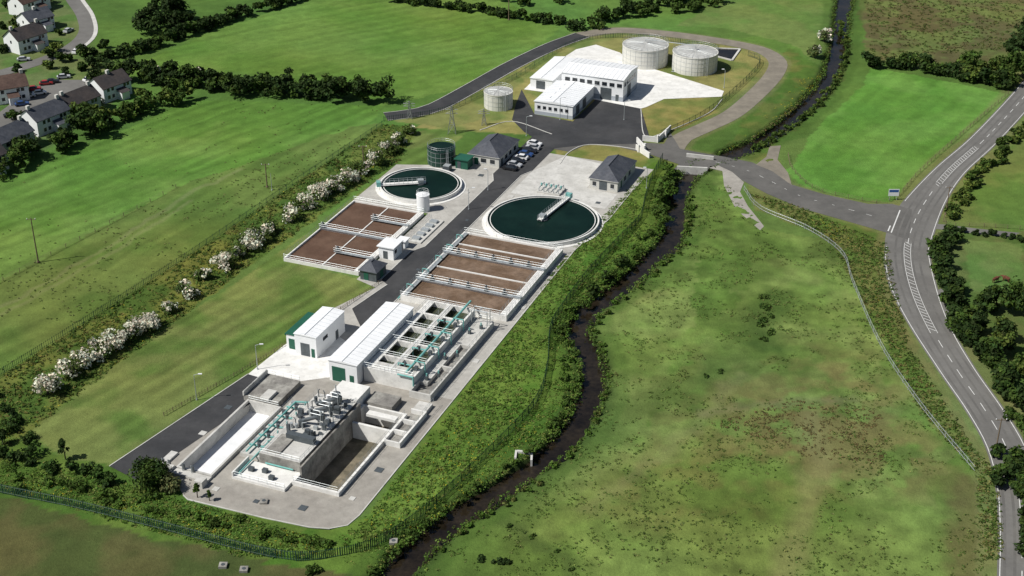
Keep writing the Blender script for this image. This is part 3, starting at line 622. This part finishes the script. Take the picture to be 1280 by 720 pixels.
wl=tuple(('f',-33.8+i*2.45,-32.2+i*2.45,4.6,5.8,0) for i in range(8)); wr=tuple(('r',128+i*2.4,129.6+i*2.4,4.6,5.8,0) for i in range(5))
building('sludge_building',-35,-14.6,126.8,141,7.2,white,roofw,.8,'u',0,doors=(('f',-22,-18.4,.1,4,3),('r',131,134.4,.1,4,3),('f',-17,-16,.1,2.2,3)),wins=wl+wr,over=.25,band=(1.6,greyclad),seams=True)
building('sludge_store_building',-36.3,-24,107,126.2,4.3,white,roofw,.6,'v',0,doors=(('r',110,113,.1,3.2,3),('r',116,119,.1,3.2,3)),wins=tuple(('f',-35.4+i*1.8,-34.4+i*1.8,2,3,0) for i in range(6))+tuple(('t',-33.5,-32.5,110+i*4,111.5+i*4,2) for i in range(4)),over=.25,band=(1.2,greyclad),seams=True)
building('shed',-46,-38.5,128,150,3.4,white,roofw,.5,'v',0,doors=(('f',-44,-41,.1,2.8,3),),over=.2)
building('switchgear_kiosk',-35.2,-30.9,-9.6,-4.4,2.6,steel_d,slate,1.6,'v',2.2,doors=(('f',-34.2,-33,.1,2.1,1),('r',-7.5,-6,.1,2.1,1)))
building('blower_kiosk',-36.2,-32.2,2.2,6.8,3.2,white,roofw,0,doors=(('f',-35,-33.8,.1,2.2,3),),wins=(('r',3,4,1.5,2.4,0),))
building('kiosk',-34.4,-32.4,9,11,2.0,white,roofw,0,doors=(('f',-33.9,-33,.1,1.8,3),)); building('generator_container',-41.6,-37.9,60,63.6,2.7,green_p,green_p,0,doors=(('f',-41,-40,.1,2.2,3),))
b=MB(); b.box(-44,-42,56.5,58.5,0,1.6); b.box(-43.9,-42.1,56.6,58.4,1.6,1.75,1); b.obj('electrical_cabinet',[steel_d,steel])
def rtank(name,c,R,h,mat,roof,dome=.0,segs=24,panels=True):
    e=empty(name); b=MB(); b.cyl(c,R,-.2,h,0,48,1); b.ring(c,R-.15,R+.12,h-.15,h+.1,0,48)
    if dome: b.cyl(c,R-.2,h+.02,h+dome,1,48,1,R*.12)
    b.obj('shell',[mat,roof],e); b=MB()
    if panels:
        for zz in np.arange(1.4,h-.3,1.4): b.ring(c,R,R+.04,zz,zz+.07,0,48)
        for i in range(segs):
            a=2*math.pi*i/segs; b.tube((c[0]+(R+.02)*math.cos(a),c[1]+(R+.02)*math.sin(a),0),(c[0]+(R+.02)*math.cos(a),c[1]+(R+.02)*math.sin(a),h),.04,0,4)
            if dome: b.tube((c[0]+R*.12*math.cos(a),c[1]+R*.12*math.sin(a),h+dome+.02),(c[0]+(R-.2)*math.cos(a),c[1]+(R-.2)*math.sin(a),h+.05),.04,0,4)
    b.rail([(c[0]+R*math.cos(t),c[1]+R*math.sin(t)) for t in np.linspace(0,6.284,25)],h+.1,0,1.1,3)
    a=-1.2; px,py=c[0]+(R+.5)*math.cos(a),c[1]+(R+.5)*math.sin(a); b.tube((px,py,0),(px,py,h+1),.06,0); b.tube((px+.5,py,0),(px+.5,py,h+1),.06,0)
    for zz in np.arange(.4,h+1,.4): b.tube((px,py,zz),(px+.5,py,zz),.03,0,4)
    b.obj('seams_and_ladder',[steel],e); return e
dome=pm('roof_cover_grey',(.40,.40,.38),.7,.12,.5,.1,rgb2=(.48,.48,.46),s2=.3,grime=.2)
tshell=pm('tank_panel_cream',(.62,.61,.56),.5,.08,.6,.03)
rtank('digester_tank',G(806,78),7.6,6.3,tshell,dome,.5); rtank('digester_tank',G(868,86),7.4,6.0,tshell,dome,.45)
rtank('sludge_tank',G(623,133),4.4,5.0,tshell,dome,.3,16); rtank('balancing_tank',G(552,203),3.9,4.6,dkgreen,ww_teal,.0,16)
b=MB(); c1=G(806,78);c2=G(868,86); b.path([(c1[0],c1[1],7.4),(c1[0],c1[1],8),((c1[0]+c2[0])/2,(c1[1]+c2[1])/2,8),(c2[0],c2[1],8),(c2[0],c2[1],7)],.14,0,8)
m=((c1[0]+c2[0])/2,(c1[1]+c2[1])/2-6); mu=m[0]*ca-(m[1]-300)*sa; mv=m[0]*sa+(m[1]-300)*ca
for k in range(14): b.box(mu,mu+1.2,mv+k*.5,mv+k*.5+.5,k*.43,k*.43+.1,0)
b.obj('pipe_bridge_and_stair',[steel])
b=MB(); p=GP([(868,60),(925,62),(915,76),(892,70)]); b.flat(p,.1,0)
for i in range(4): b.ribbon([p[i],p[(i+1)%4]],.7,.35+.004*i,1,z2=0)
b.obj('lagoon',[riverw,concrete])
# ---------------------------------------------------------------- filter channels
e=empty('filter_channels'); b=MB(); zt=3.2
U0,U1,V0,V1=-13.1,-1.6,-50.2,-18
b.box(U0,U1,V0,V0+.5,-.2,zt+.3,0); b.box(U0,U1,V1-.5,V1,-.2,zt,0); b.box(U0,U0+.5,V0+.5,V1-.5,-.2,zt,0); b.box(U1-.5,U1,V0+.5,V1-.5,-.2,zt,0)
b.rect(U0+.5,U1-.5,V0+.5,V1-.5,1.9,1)
b.box(-8,-7.5,V0+.5,V1-.5,0,zt-.004,0)
for v in (-43.6,-37,-30.4,-24): b.box(U0+.5,U1-.5,v-.3,v+.3,0,zt-.008,0)
b.box(U0+.5,U0+1.6,V0+.5,V1-.5,zt-.3,zt-.012,0); b.box(U0+.5,U1-.5,V0+.5,V0+3.6,zt-.3,zt-.016,2); b.box(-7.5,-6.6,V0+3.6,V1-.5,zt-.2,zt-.02,2)
b.obj('channel_walls',[conc_w,ww_green,concrete],e)
b=MB()
for u in (U0+.1,U0+1.7,-8.2,-6.5,U1-.1): b.rail(LL((u,V0),(u,V1)),zt,0)
for v in (-43.6,-37,-30.4): b.rail(LL((U0,v),(U1,v)),zt,0)
b.rail(LL((U0,V0+.1),(U1,V0+.1)),zt+.3,0)
b.obj('railings',[steel],e)
b=MB()
b.path([(*L(-3.6,V0+1),zt+.6),(*L(-3.6,V1+2),zt+.6)],.26,0,10)
for k,v in enumerate((-46.5,-39.6,-33.2,-26.6)):
    b.path([(*L(-3.6,v),zt+.6),(*L(-6.8,v),zt+.6),(*L(-6.8,v),zt-1.5)],.16,0,8)
    b.path([(*L(-3.6,v+1.2),zt+.6),(*L(-3.6,v+1.2),zt+1.1),(*L(-1.2,v+1.2),zt+1.1),(*L(-1.2,v+1.2),.2)],.14,0,8)
    b.cyl(L(-5.2,v),.28,zt+.2,zt+1.2,1,12); b.box(-2.8,-2.1,v-.8,v,zt,zt+.9,1)
b.path([(*L(-5,V0-.35),zt+.5),(*L(U1+.2,V0-.35),zt+.5),(*L(U1+.2,V0-.35),.1)],.18,0,8)
b.obj('pipework',[teal,steel_d],e)
e=empty('outlet_chamber'); b=MB()
open_tank(b,-1.5,3.4,-52.5,-19,1.6,.5,.35,0,1); b.box(-1.1,3.0,-41,-40.6,0,1.59,0); b.box(-1.1,3.0,-31,-19.4,.6,1.5,0); b.box(-1.1,.6,-48,-31,.6,1.45,0)
b.obj('chamber_walls',[concrete,conc_dk],e)
b=MB(); b.rail(LL((3.2,-52.4),(3.2,-19.1),(-1.3,-19.1)),1.6,0)
for u,v in ((0,-47),(1.8,-45),(0,-38),(2,-36),(.5,-26),(2,-23)):
    b.box(u-.3,u+.3,v-.3,v+.3,1.5,2.4,1); b.cyl(L(u,v),.16,2.4,3.0,2,10)
for v in (-21.5,-19.8): b.path([(*L(-1,v),1.6),(*L(-1,v),5),(*L(2.8,v),5),(*L(2.8,v),1.6)],.1,0)
b.path([(*L(.9,-21.5),5),(*L(.9,-19.8),5)],.12,0)
b.obj('gates_and_gantry',[steel,steel_d,teal],e)
# ---------------------------------------------------------------- storm tanks (below ground)
def pittank(b,u0,u1,v0,v1,zb,zt,th,mi=0,fi=1):
    b.box(u0-.02,u1+.02,v0-th,v0,zb,zt,mi); b.box(u0-.02,u1+.02,v1,v1+th,zb,zt,mi)
    b.box(u0-th,u0-.0,v0-th,v1+th,zb,zt+.01,mi); b.box(u1,u1+th,v0-th,v1+th,zb,zt+.01,mi); b.rect(u0-.01,u1+.01,v0-.01,v1+.01,zb+.05,fi)
e=empty('storm_water_tank'); b=MB(); pittank(b,-31,-24,-92,-67,-2.0,.7,.45)
b.box(-32.5,-24.5,-66.4,-57,0,1.2,2); b.box(-32.6,-32.3,-66.5,-57,1.2,2.2,0); b.box(-28.5,-26.5,-66.45,-63,1.2,1.8,0)
b.box(-36,-31.6,-95,-92.6,0,1.1,0); b.box(-31.4,-23.5,-94.2,-92.55,0,.5,0); b.box(-25,-23.3,-96,-94.3,0,1.5,0); b.box(-35.5,-34,-92.4,-88,0,.5,0)
b.obj('tank_walls',[concrete,conc_fl,conc_dk],e)
b=MB(); b.rail(LL((-32.4,-66.3),(-32.4,-57.1),(-24.6,-57.1)),1.2,0); b.rail(LL((-31,-66.8),(-24,-66.8)),.7,0)
for u in (-34.6,-33.2,-30,-28): b.box(u,u+.7,-92.58,-92.45,.1,1.9,1); b.tube((*L(u+.35,-92.9),.5),(*L(u+.35,-92.9),2.2),.08,0)
b.obj('railings_and_penstocks',[steel,steel_d],e)
e=empty('inlet_works'); b=MB(); pittank(b,-8,1,-88,-60,-3.2,.9,.5,0,1)
b.box(-17.5,-8.55,-85,-62,-.2,2.8,3,2); b.box(-22.5,-17.6,-84,-64,-.2,.9,2); b.box(-20,-8.6,-91,-85.1,-.2,.6,0); b.box(-20.0,-19.7,-91,-85.1,.6,1.5,0)
b.box(-8.1,-7.7,-86,-62,-3.2,2.6,3); b.box(-7.6,1,-66,-65.4,-3.2,.5,0); b.box(-15,-8.6,-61.9,-56,0,3.0,0); b.box(-8,-2,-59.4,-55,0,1.5,3); b.box(-6,.5,-63,-61.5,.6,1.2,0)
b.box(-16.5,-13.5,-84,-78,2.8,3.1,3)
for v in (-70,-66,-62,-58): b.box(1.6,5,v,v+.35,-.1,1.2,0)
b.box(4.6,5,-69.6,-58.01,-.1,1.19,0); b.box(1.6,4.6,-57.6,-54,-.1,.8,2); b.rect(1.6,4.6,-69.7,-58,.15,3)
b.obj('concrete_structure',[conc_w,muck,concrete,conc_dk],e)
b=MB(); zt=2.8
b.rail(LL((-17.4,-84.9),(-17.4,-62.1)),zt,0); b.rail(LL((-17.4,-84.9),(-8.6,-84.9),(-8.6,-62.1)),zt,0); b.rail(LL((-8.2,-88.3),(1.2,-88.3),(1.2,-60)),.9,0); b.rail(LL((4.8,-70),(4.8,-54)),1.2,0); b.rail(LL((-19.8,-90.8),(-8.7,-90.8)),.6,0)
rr=random.Random(3)
for i in range(60):
    u=rr.uniform(-16.8,-9.4);v=rr.uniform(-77,-62.6); s=rr.uniform(.2,.6); h=rr.uniform(.4,1.8)
    if i%3==0: b.cyl(L(u,v),s*.6,zt,zt+h,rr.choice((0,1,1,3)),12)
    elif i%3==1: b.box(u-s,u+s,v-s*.7,v+s*.7,zt,zt+h,rr.choice((0,1,1,1)))
    else: b.path([(*L(u,v),zt),(*L(u,v),zt+h),(*L(u+rr.uniform(-2,2)*.6,v+.3),zt+h+.2)],.1,rr.choice((0,1,1)),6)
for v in (-73,-69.5,-66):
    b.tube((*L(-15.5,v),zt+.3),(*L(-10.5,v),zt+2.8),.4,1,10); b.box(-11,-9.8,v-.5,v+.5,zt+2.0,zt+3.2,1); b.cyl(L(-10.4,v),.25,zt+3.2,zt+3.9,0,10)
    for dv in (-.6,.6): b.path([(*L(-10.2,v+dv),zt),(*L(-10.2,v+dv),zt+3.4),(*L(-12.5,v+dv),zt+3.4)],.06,0,4)
b.box(-15,-9,-79,-77.8,zt,zt+1.3,1); b.cyl(L(-12,-64),.9,zt,zt+2.4,1,16); b.tube((*L(-12,-64),zt+2.4),(*L(-12,-64),zt+4.4),.12,0)
b.obj('screens_and_motors',[steel,steel_d,teal,white],e)
b=MB()
for i in range(5):
    v=-81+i*3.6; b.path([(*L(-22.2,v),1.1),(*L(-17.8,v),1.3),(*L(-17.8,v),3)],.18,0,8); b.cyl(L(-20,v),.36,.9,1.8,1,12); b.box(-21.8,-21,v+1,v+1.8,.9,1.7,1 if i%2 else 2)
b.path([(*L(-21,-84),1.6),(*L(-21,-65),1.6),(*L(-16,-63.5),1.6)],.2,0,8); b.path([(*L(-19,-90),.9),(*L(-19,-78),1.2)],.16,0,8); b.path([(*L(-16,-85.3),1.),(*L(-10,-85.3),1.)],.16,0,8)
for u,v in ((-17.5,-88),(-14.8,-87.5),(-12.5,-89)): b.box(u-.5,u+.5,v-.4,v+.4,.6,1.4,1)
b.rail(LL((-22.4,-84),(-22.4,-64)),.9,2)
b.obj('pipework',[teal,steel_d,steel],e)
e=empty('valve_manifold'); b=MB(); b.box(-14.5,-8,53,58,.05,.5,0)
for i in range(5): b.path([(*L(-14+i*1.4,53.4),.5),(*L(-14+i*1.4,53.4),1.4),(*L(-14+i*1.4,57.4),1.4),(*L(-14+i*1.4,57.4),.5)],.13,2,8); b.cyl(L(-14+i*1.4,55.4),.25,1.2,2.0,1,10)
b.obj('valves_and_pipes',[concrete,teal,steel],e)
e=empty('valve_manifold'); b=MB(); b.box(-33.5,-30,13,27,.05,.35,0)
for i in range(5): b.box(-33,-31,14+i*2.6,15.4+i*2.6,.35,.9,1)
b.rail(LL((-33.5,13),(-33.5,27)),.3,2); b.obj('chamber_covers',[concrete,steel,steel],e)
b=MB(); rr=random.Random(9)
for u,v in ((-21,-95),(-12,-95.5),(-3,-94),(4,-88),(4.5,-78),(-26,-62),(-34,-70),(-33.6,-80),(-20,48),(-24.5,0),(-24.8,30),(3,53),(-32,46),(-33,58),(6,10),(6,-8),(5.4,-34)):
    s=rr.uniform(.4,.8); b.box(u-s,u+s,v-s,v+s,.03,.13,rr.choice((0,1)))
b.obj('access_covers',[steel_d,concrete])
# ---------------------------------------------------------------- cars
def car_mesh(nm,rgb):
    paint=pm('car_paint_'+nm,rgb,.3,.03,.5,0,spec=.6); b=MB()
    def loft(sec,mi,w0,w1):
        n=len(sec); vs=[(x,-w0(z),z) for x,z in sec]+[(x,w0(z),z) for x,z in sec]
        b.add(vs,[[i,(i+1)%n,n+(i+1)%n,n+i] for i in range(n)],mi); b.add(vs[:n],[list(range(n))[::-1]],mi); b.add(vs[n:],[list(range(n))],mi)
    wf=lambda z:.86 if z<.85 else .86-.30*(z-.85)/.6
    loft([(-2.15,.3),(2.1,.3),(2.18,.6),(2.0,.78),(1.1,.92),(-1.85,.95),(-2.15,.85)][::-1],0,wf,wf)
    loft([(-1.75,.93),(1.05,.91),(.4,1.38),(-1.25,1.40)][::-1],1,wf,wf)
    loft([(.38,1.385),(-1.22,1.405),(-1.15,1.46),(.25,1.45)],0,lambda z:.64,wf)
    for x in (-1.35,1.3):
        for y in (-.80,.80): b.tube((x,y-.1,.32),(x,y+.1,.32),.32,2,14)
    for y in (-.6,.6): b.add([(2.19,y-.2,.55),(2.19,y+.2,.55),(2.13,y+.2,.7),(2.13,y-.2,.7)],[[0,1,2,3]],3)
    me=bpy.data.meshes.new('car_'+nm); me.from_pydata(b.v,[],b.f)
    for m in (paint,glass,tyre,linep): me.materials.append(m)
    me.polygons.foreach_set('material_index',b.m); me.update(); return me
cars=[car_mesh('silver',(.45,.46,.48)),car_mesh('white',(.75,.75,.75)),car_mesh('black',(.015,.015,.018)),car_mesh('blue',(.03,.07,.2)),car_mesh('red',(.35,.03,.03))]
def car(x,y,a,k):
    o=bpy.data.objects.new('parked_car',cars[k]); COL.objects.link(o); o.location=(x,y,.09); o.rotation_euler=(0,0,a)
for i,k in enumerate((2,0,2,1,3,2,0,1)): x,y=L(-26.9+random.uniform(-.3,.3),64.6+i*2.75); car(x,y,-AN+random.uniform(-.05,.05)+(math.pi if i%3==0 else 0),k)
for px,py,k,a in ((43,113,4,.3),(36,122,0,.4),(50,118,1,.4),(28,132,3,.4),(86,40,0,1.2),(66,104,2,.3),(30,76,0,.2),(112,101,1,.9),(14,146,2,.5),(80,98,0,.3),(96,66,1,1.4),(58,106,4,.3)): x,y=G(px,py); car(x,y,a,k)
# ---------------------------------------------------------------- housing estate
def house(px,py,ang,w=11,d=8,h=5,rg=3.0,roof=tile,wall=white,ext=1):
    e=empty('house'); cx,cy=G(px,py); c,s=math.cos(ang),math.sin(ang); T=lambda x,y,z:(cx+x*c-y*s,cy+x*s+y*c,z)
    b=MB(); w2,d2=w/2,d/2
    vs=[T(-w2,-d2,-.2),T(w2,-d2,-.2),T(w2,d2,-.2),T(-w2,d2,-.2),T(-w2,-d2,h),T(w2,-d2,h),T(w2,d2,h),T(-w2,d2,h),T(-w2,0,h+rg-.1),T(w2,0,h+rg-.1)]
    b.add(vs,[[0,1,5,4],[1,2,6,9,5],[2,3,7,6],[3,0,4,8,7]],0); b.prism([T(x,y,0)[:2] for x,y in ((ext-1.5,-d2-2.4),(ext+1.5,-d2-2.4),(ext+1.5,-d2-.01),(ext-1.5,-d2-.01))],0,2.45,0); b.obj('walls',[wall],e)
    b=MB(); o=.35; k=rg/d2
    vs=[T(-w2-o,-d2-o,h-o*k+.05),T(w2+o,-d2-o,h-o*k+.05),T(w2+o,0,h+rg),T(-w2-o,0,h+rg),T(w2+o,d2+o,h-o*k+.05),T(-w2-o,d2+o,h-o*k+.05)]
    b.add(vs,[[0,1,2,3],[3,2,4,5]],0); b.add([(v[0],v[1],v[2]-.15) for v in vs],[[3,2,1,0],[5,4,2,3]],0)
    b.add([T(ext-1.8,-d2-2.7,2.5),T(ext+1.8,-d2-2.7,2.5),T(ext+1.8,-d2+.05,3.4),T(ext-1.8,-d2+.05,3.4)],[[0,1,2,3]],0)
    for x0 in ((-w2+.8,w2-.8) if w>11 else (-.0,)):
        q=[T(x0+x,y,0)[:2] for x,y in ((-.5,-.4),(.5,-.4),(.5,.4),(-.5,.4))]; b.prism(q,h+rg-.6,h+rg+1,1)
    b.obj('roof_and_chimney',[roof,render_w],e)
    b=MB()
    for y,sg in ((-d2,-1),(d2,1)):
        for x in (-3.6,-1.9,2.9,4.2):
            for z in (1,3.3): b.add([T(x-.5,y+sg*.03,z),T(x+.5,y+sg*.03,z),T(x+.5,y+sg*.03,z+1.1),T(x-.5,y+sg*.03,z+1.1)],[[0,1,2,3]],0)
    for x,sg in ((-w2,-1),(w2,1)): b.add([T(x+sg*.03,-.4,3.2),T(x+sg*.03,.4,3.2),T(x+sg*.03,.4,4.2),T(x+sg*.03,-.4,4.2)],[[0,1,2,3]],0)
    b.obj('windows',[glass],e)
house(34,60,.95,12,8,5,3,tile); house(46,36,.9,10,8,4.6,2.6,slate); house(38,14,1.05,13,8,5,3,tile_r)
house(58,160,1.0,12.5,8,5,2.8,slate); house(98,142,1.0,12,7.6,5,2.8,tile,render_w,-1); house(138,120,.95,11,8,4.8,2.8,tile); house(12,188,1.05,12.5,8,5,2.8,slate,render_w); house(10,124,.5,12,8,5,3,tile_r); house(-20,215,1.)
b=MB(); b.flat(GP([(-40,170),(20,125),(60,100),(100,100),(118,104),(80,122),(40,146),(-40,200)]),.06); b.ribbon(smooth(GP([(75,-40),(90,-5),(106,20),(108,42),(85,62),(40,80),(-30,100)]),3),6,.05); b.obj('estate_road',[asphalt_old])
b=MB(); b.ribbon(smooth(GP([(84,-40),(100,-5),(116,20),(118,45),(92,68)]),3),1.4,.12,z2=0); b.obj('pavement',[concrete])
B=[]
for x,y in ((70,64),(20,90),(5,66),(60,86),(84,94),(118,84),(20,150),(78,172),(118,152),(60,30),(72,44),(4,36),(104,88),(36,176),(140,92),(8,10),(60,4),(130,60),(78,150),(116,132),(36,152),(152,116),(62,72),(22,36),(88,76)):
    X0,Y0=G(x,y); r=random.uniform(1.6,3.4); B+=crown(X0,Y0,r*1.4,r,random.choice((LG,LD,LY)),8,55,.36,.1,0,LD,.4)
leaves('garden_trees',B)
# ---------------------------------------------------------------- fences
def palisade(name,pts,h=2.1,sp=.5,mat=dkgreen,w=.12,post=3.):
    P=smooth(pts,sp); b=MB()
    for i,p in enumerate(P):
        q=P[min(i+1,len(P)-1)]; d=np.array(q)-np.array(p); l=np.linalg.norm(d)
        if l<1e-6: continue
        d/=l; x,y=p; b.add([(x,y,-.2),(x+d[0]*w,y+d[1]*w,-.2),(x+d[0]*w,y+d[1]*w,h),(x,y,h+.0)],[[0,1,2,3]],0)
        if i%int(post/sp)==0: b.tube((x,y,-.3),(x,y,h),.07,0,4)
    P2=P[::4]+[P[-1]]
    for z in (.35,h-.3):
        for a,c in zip(P2[:-1],P2[1:]): b.tube((*a,z),(*c,z),.04,0,4)
    return b.obj(name,[mat])
palisade('palisade_fence',GP([(828,200),(815,225),(806,252),(800,275),(775,302),(735,345),(705,385),(688,415),(684,462),(668,508),(610,570),(540,635),(480,678),(420,697),(345,698),(200,662),(100,637),(0,616),(-60,600)]),2.2,.4,w=.18)
palisade('palisade_fence',GP([(935,70),(950,78),(938,96),(905,126),(870,150),(825,170)]),1.9)
palisade('palisade_fence',GP([(480,152),(560,138),(640,100),(720,54),(800,48),(900,62)]),1.7,.6)
palisade('chain_link_fence',GP([(930,238),(950,262),(1010,288),(1052,318),(1066,355),(1100,432),(1150,508),(1218,590)]),1.5,.6,steel,.05)
palisade('timber_fence',GP([(205,520),(300,466),(400,405),(478,352)]),1.0,.8,wood,.08)
def postfence(pts,sp=3.,h=1.2,mat=wood):
    P=smooth(pts,sp); b=MB()
    for p in P: b.tube((*p,-.2),(*p,h),.07,0,5)
    for z in (.4,.75,1.1):
        for a,c in zip(P[:-1],P[1:]): b.tube((*a,z),(*c,z),.025,0,3)
    b.obj('post_and_wire_fence',[mat])
palisade('palisade_fence',GP([(-60,508),(0,470),(120,395),(240,318),(360,236),(480,156)]),1.7,.6,dkgreen,.1)
postfence(GP([(-60,385),(100,300),(220,235)]),5,1.1)
postfence(GP([(985,195),(990,212),(1015,235),(1060,248),(1112,252),(1150,215),(1200,170),(1260,118)]),3)
postfence(GP([(1185,262),(1182,281),(1230,284),(1290,288)]),2.4,1.1,wood)
b=MB()
for x,y in ((798,190),(806,188),(822,178),(832,172)): b.cyl(G(x,y),.35,0,2.2,0,4)
for a,c in (((796,178),(806,189)),((803,176),(822,178)),((822,178),(838,163)),((795,187),(812,198))): b.ribbon(GP([a,c]),.35,1.7,0,z2=0)
b.obj('entrance_gate_wall',[conc_w])
def pole(name,px,py,h,arm=0,mat=steel,r=.1,cross=False):
    x,y=G(px,py); b=MB(); b.tube((x,y,-.3),(x,y,h),r,0,8,r*.6); b.cyl((x,y),r*2,0,.3,0,8)
    if arm: b.tube((x,y,h),(x+arm,y,h+.3),.05,0); b.prism([(x+arm-.1,y-.15),(x+arm+.7,y-.15),(x+arm+.7,y+.15),(x+arm-.1,y+.15)],h+.22,h+.38,1,None,True)
    if cross:
        b.tube((x-1.1,y,h-.4),(x+1.1,y,h-.4),.08,0)
        for o in (-1,0,1): b.cyl((x+o,y),.09,h-.33,h-.1,1,6)
    b.obj(name,[mat,white])
for x,y,h,a in ((322,462,6,1),(246,500,6,1),(586,262,6,1),(610,238,6,-1),(658,170,6,1),(808,236,6,-1),(700,150,7,1),(340,238,5,0),(780,150,6,1),(905,110,6,-1)): pole('lamp_post',x,y,h,a)
pole('utility_pole',48,328,12,0,wood,.2,True); pole('utility_pole',636,25,9,0,wood,.2,True); pole('utility_pole',1182,268,8,0,wood,.17,True); pole('utility_pole',455,215,8,0,wood,.18,True); pole('utility_pole',1244,566,8,0,wood,.17,True); pole('utility_pole',334,234,7,0,wood,.18,True)
def pylon(px,py,h,w):
    x,y=G(px,py); b=MB(); lv=[(0,w),(h*.35,w*.6),(h*.65,w*.35),(h,w*.12)]; cr=((-1,-1),(1,-1),(1,1),(-1,1)); p=lambda q,ww,z:(x+q[0]*ww,y+q[1]*ww,z)
    for (z0,w0),(z1,w1) in zip(lv[:-1],lv[1:]):
        for i in range(4):
            a=cr[i];c=cr[(i+1)%4]
            b.tube(p(a,w0,z0),p(a,w1,z1),.09,0,4); b.tube(p(a,w0,z0),p(c,w1,z1),.05,0,4); b.tube(p(c,w0,z0),p(a,w1,z1),.05,0,4); b.tube(p(a,w1,z1),p(c,w1,z1),.05,0,4)
    for z in (h*.72,h*.86): b.tube((x-1.8,y,z),(x+1.8,y,z),.08,0,4); b.tube((x-1.8,y,z),(x,y,z+.8),.04,0,4); b.tube((x+1.8,y,z),(x,y,z+.8),.04,0,4)
    b.obj('transmission_tower',[pm('tower_steel_dull',(.26,.27,.27),.6,.1,1,0,metal=.3)])
pylon(565,166,8.5,1.2); pylon(512,148,5.5,.8); pylon(605,156,5,.7)
e=empty('direction_sign'); b=MB(); x,y=G(1116,250)
for o in (-1,1): b.tube((x+o,y,0),(x+o,y,2.6),.06,0)
b.prism([(x-1.4,y-.09),(x+1.4,y-.09),(x+1.4,y-.03),(x-1.4,y-.03)],1.2,3.2,1,None,True); b.prism([(x-1.25,y-.10),(x+1.25,y-.10),(x+1.25,y-.092),(x-1.25,y-.092)],2.3,3.0,2,None,True); b.obj('posts_and_panel',[steel,white,pm('sign_blue',(.03,.1,.3),.5,.05)],e)
b=MB(); x,y=G(655,566)
b.prism([(x-1.5,y-.3),(x+1.2,y-.8),(x+1.4,y-.3),(x-1.3,y+.2)],-1.5,.6,0); b.prism([(x-1.9,y-2.2),(x-1.5,y-2.3),(x-1.3,y+.2),(x-1.7,y+.3)],-1.5,.5,0); b.prism([(x+1.2,y-3),(x+1.6,y-3),(x+1.7,y-.4),(x+1.3,y-.4)],-1.5,.4,0); b.obj('culvert_headwall',[concrete])
for x,y in ((279,708),(305,713),(330,628),(492,678)):
    b=MB(); c=G(x,y); b.prism([(c[0]-.7,c[1]-.7),(c[0]+.7,c[1]-.7),(c[0]+.7,c[1]+.7),(c[0]-.7,c[1]+.7)],-.1,.45,0); b.cyl(c,.35,.45,.5,1,14); b.obj('manhole_chamber',[conc_dk,steel_d])
def cow(px,py,ang):
    x,y=G(px,py); me=bpy.data.meshes.new('cow'); V=[(0,0,1.15),(.55,0,1.15),(.95,0,1.3),(1.25,0,1.2),(1.5,0,1.0),(-.5,0,1.15),(-.85,0,1.15),(-.95,0,.6)]
    E=[(0,1),(1,2),(2,3),(3,4),(0,5),(5,6),(6,7)]; R=[.36,.34,.2,.16,.09,.36,.22,.04]
    for sx,b0 in ((.6,1),(-.65,5)):
        for sy in (-.2,.2):
            k=len(V); V+=[(sx,sy,.8),(sx+(.03 if sx>0 else -.08),sy,.42),(sx,sy,.02)]; E+=[(b0,k),(k,k+1),(k+1,k+2)]; R+=[.15,.08,.06]
    me.from_pydata(V,E,[]); o=bpy.data.objects.new('cow',me); COL.objects.link(o); o.location=(x,y,0); o.rotation_euler=(0,0,ang)
    o.modifiers.new('s','SKIN')
    for i,r in enumerate(R): me.skin_vertices[0].data[i].radius=(r,r)
    me.skin_vertices[0].data[0].use_root=True; o.modifiers.new('ss','SUBSURF').levels=1; me.materials.append(pm('cow_hide',(.12,.045,.025),.8,.15,2,.05))
cow(1244,353,.5); cow(1257,352,2.4)
# ---------------------------------------------------------------- light, camera
S=Vector((-.92,-.32,0)).normalized(); EL=math.radians(50)
sd=Vector((S.x*math.cos(EL),S.y*math.cos(EL),math.sin(EL)))
sl=bpy.data.lights.new('sun','SUN'); sl.energy=5.0; sl.angle=math.radians(.5); sl.color=(1,.97,.91)
so=bpy.data.objects.new('sun',sl); COL.objects.link(so); so.rotation_euler=sd.to_track_quat('Z','Y').to_euler(); so.location=(0,300,300)
w=bpy.data.worlds.new('World'); bpy.context.scene.world=w; w.use_nodes=True; nt=w.node_tree
sk=nt.nodes.new('ShaderNodeTexSky'); sk.sky_type='NISHITA'; sk.sun_disc=False; sk.sun_elevation=EL; sk.sun_rotation=math.atan2(S.x,S.y)
nt.links.new(sk.outputs[0],nt.nodes['Background'].inputs[0]); nt.nodes['Background'].inputs[1].default_value=.052
cam=bpy.data.cameras.new('camera'); o=bpy.data.objects.new('camera',cam); COL.objects.link(o)
o.location=(0,0,CAMH); o.rotation_euler=(math.pi/2-TH,0,0); cam.sensor_width=36; cam.lens=36*F/1280; cam.clip_start=1; cam.clip_end=20000
sc=bpy.context.scene; sc.camera=o; sc.view_settings.view_transform='Standard'; sc.view_settings.look='None'; sc.view_settings.exposure=0
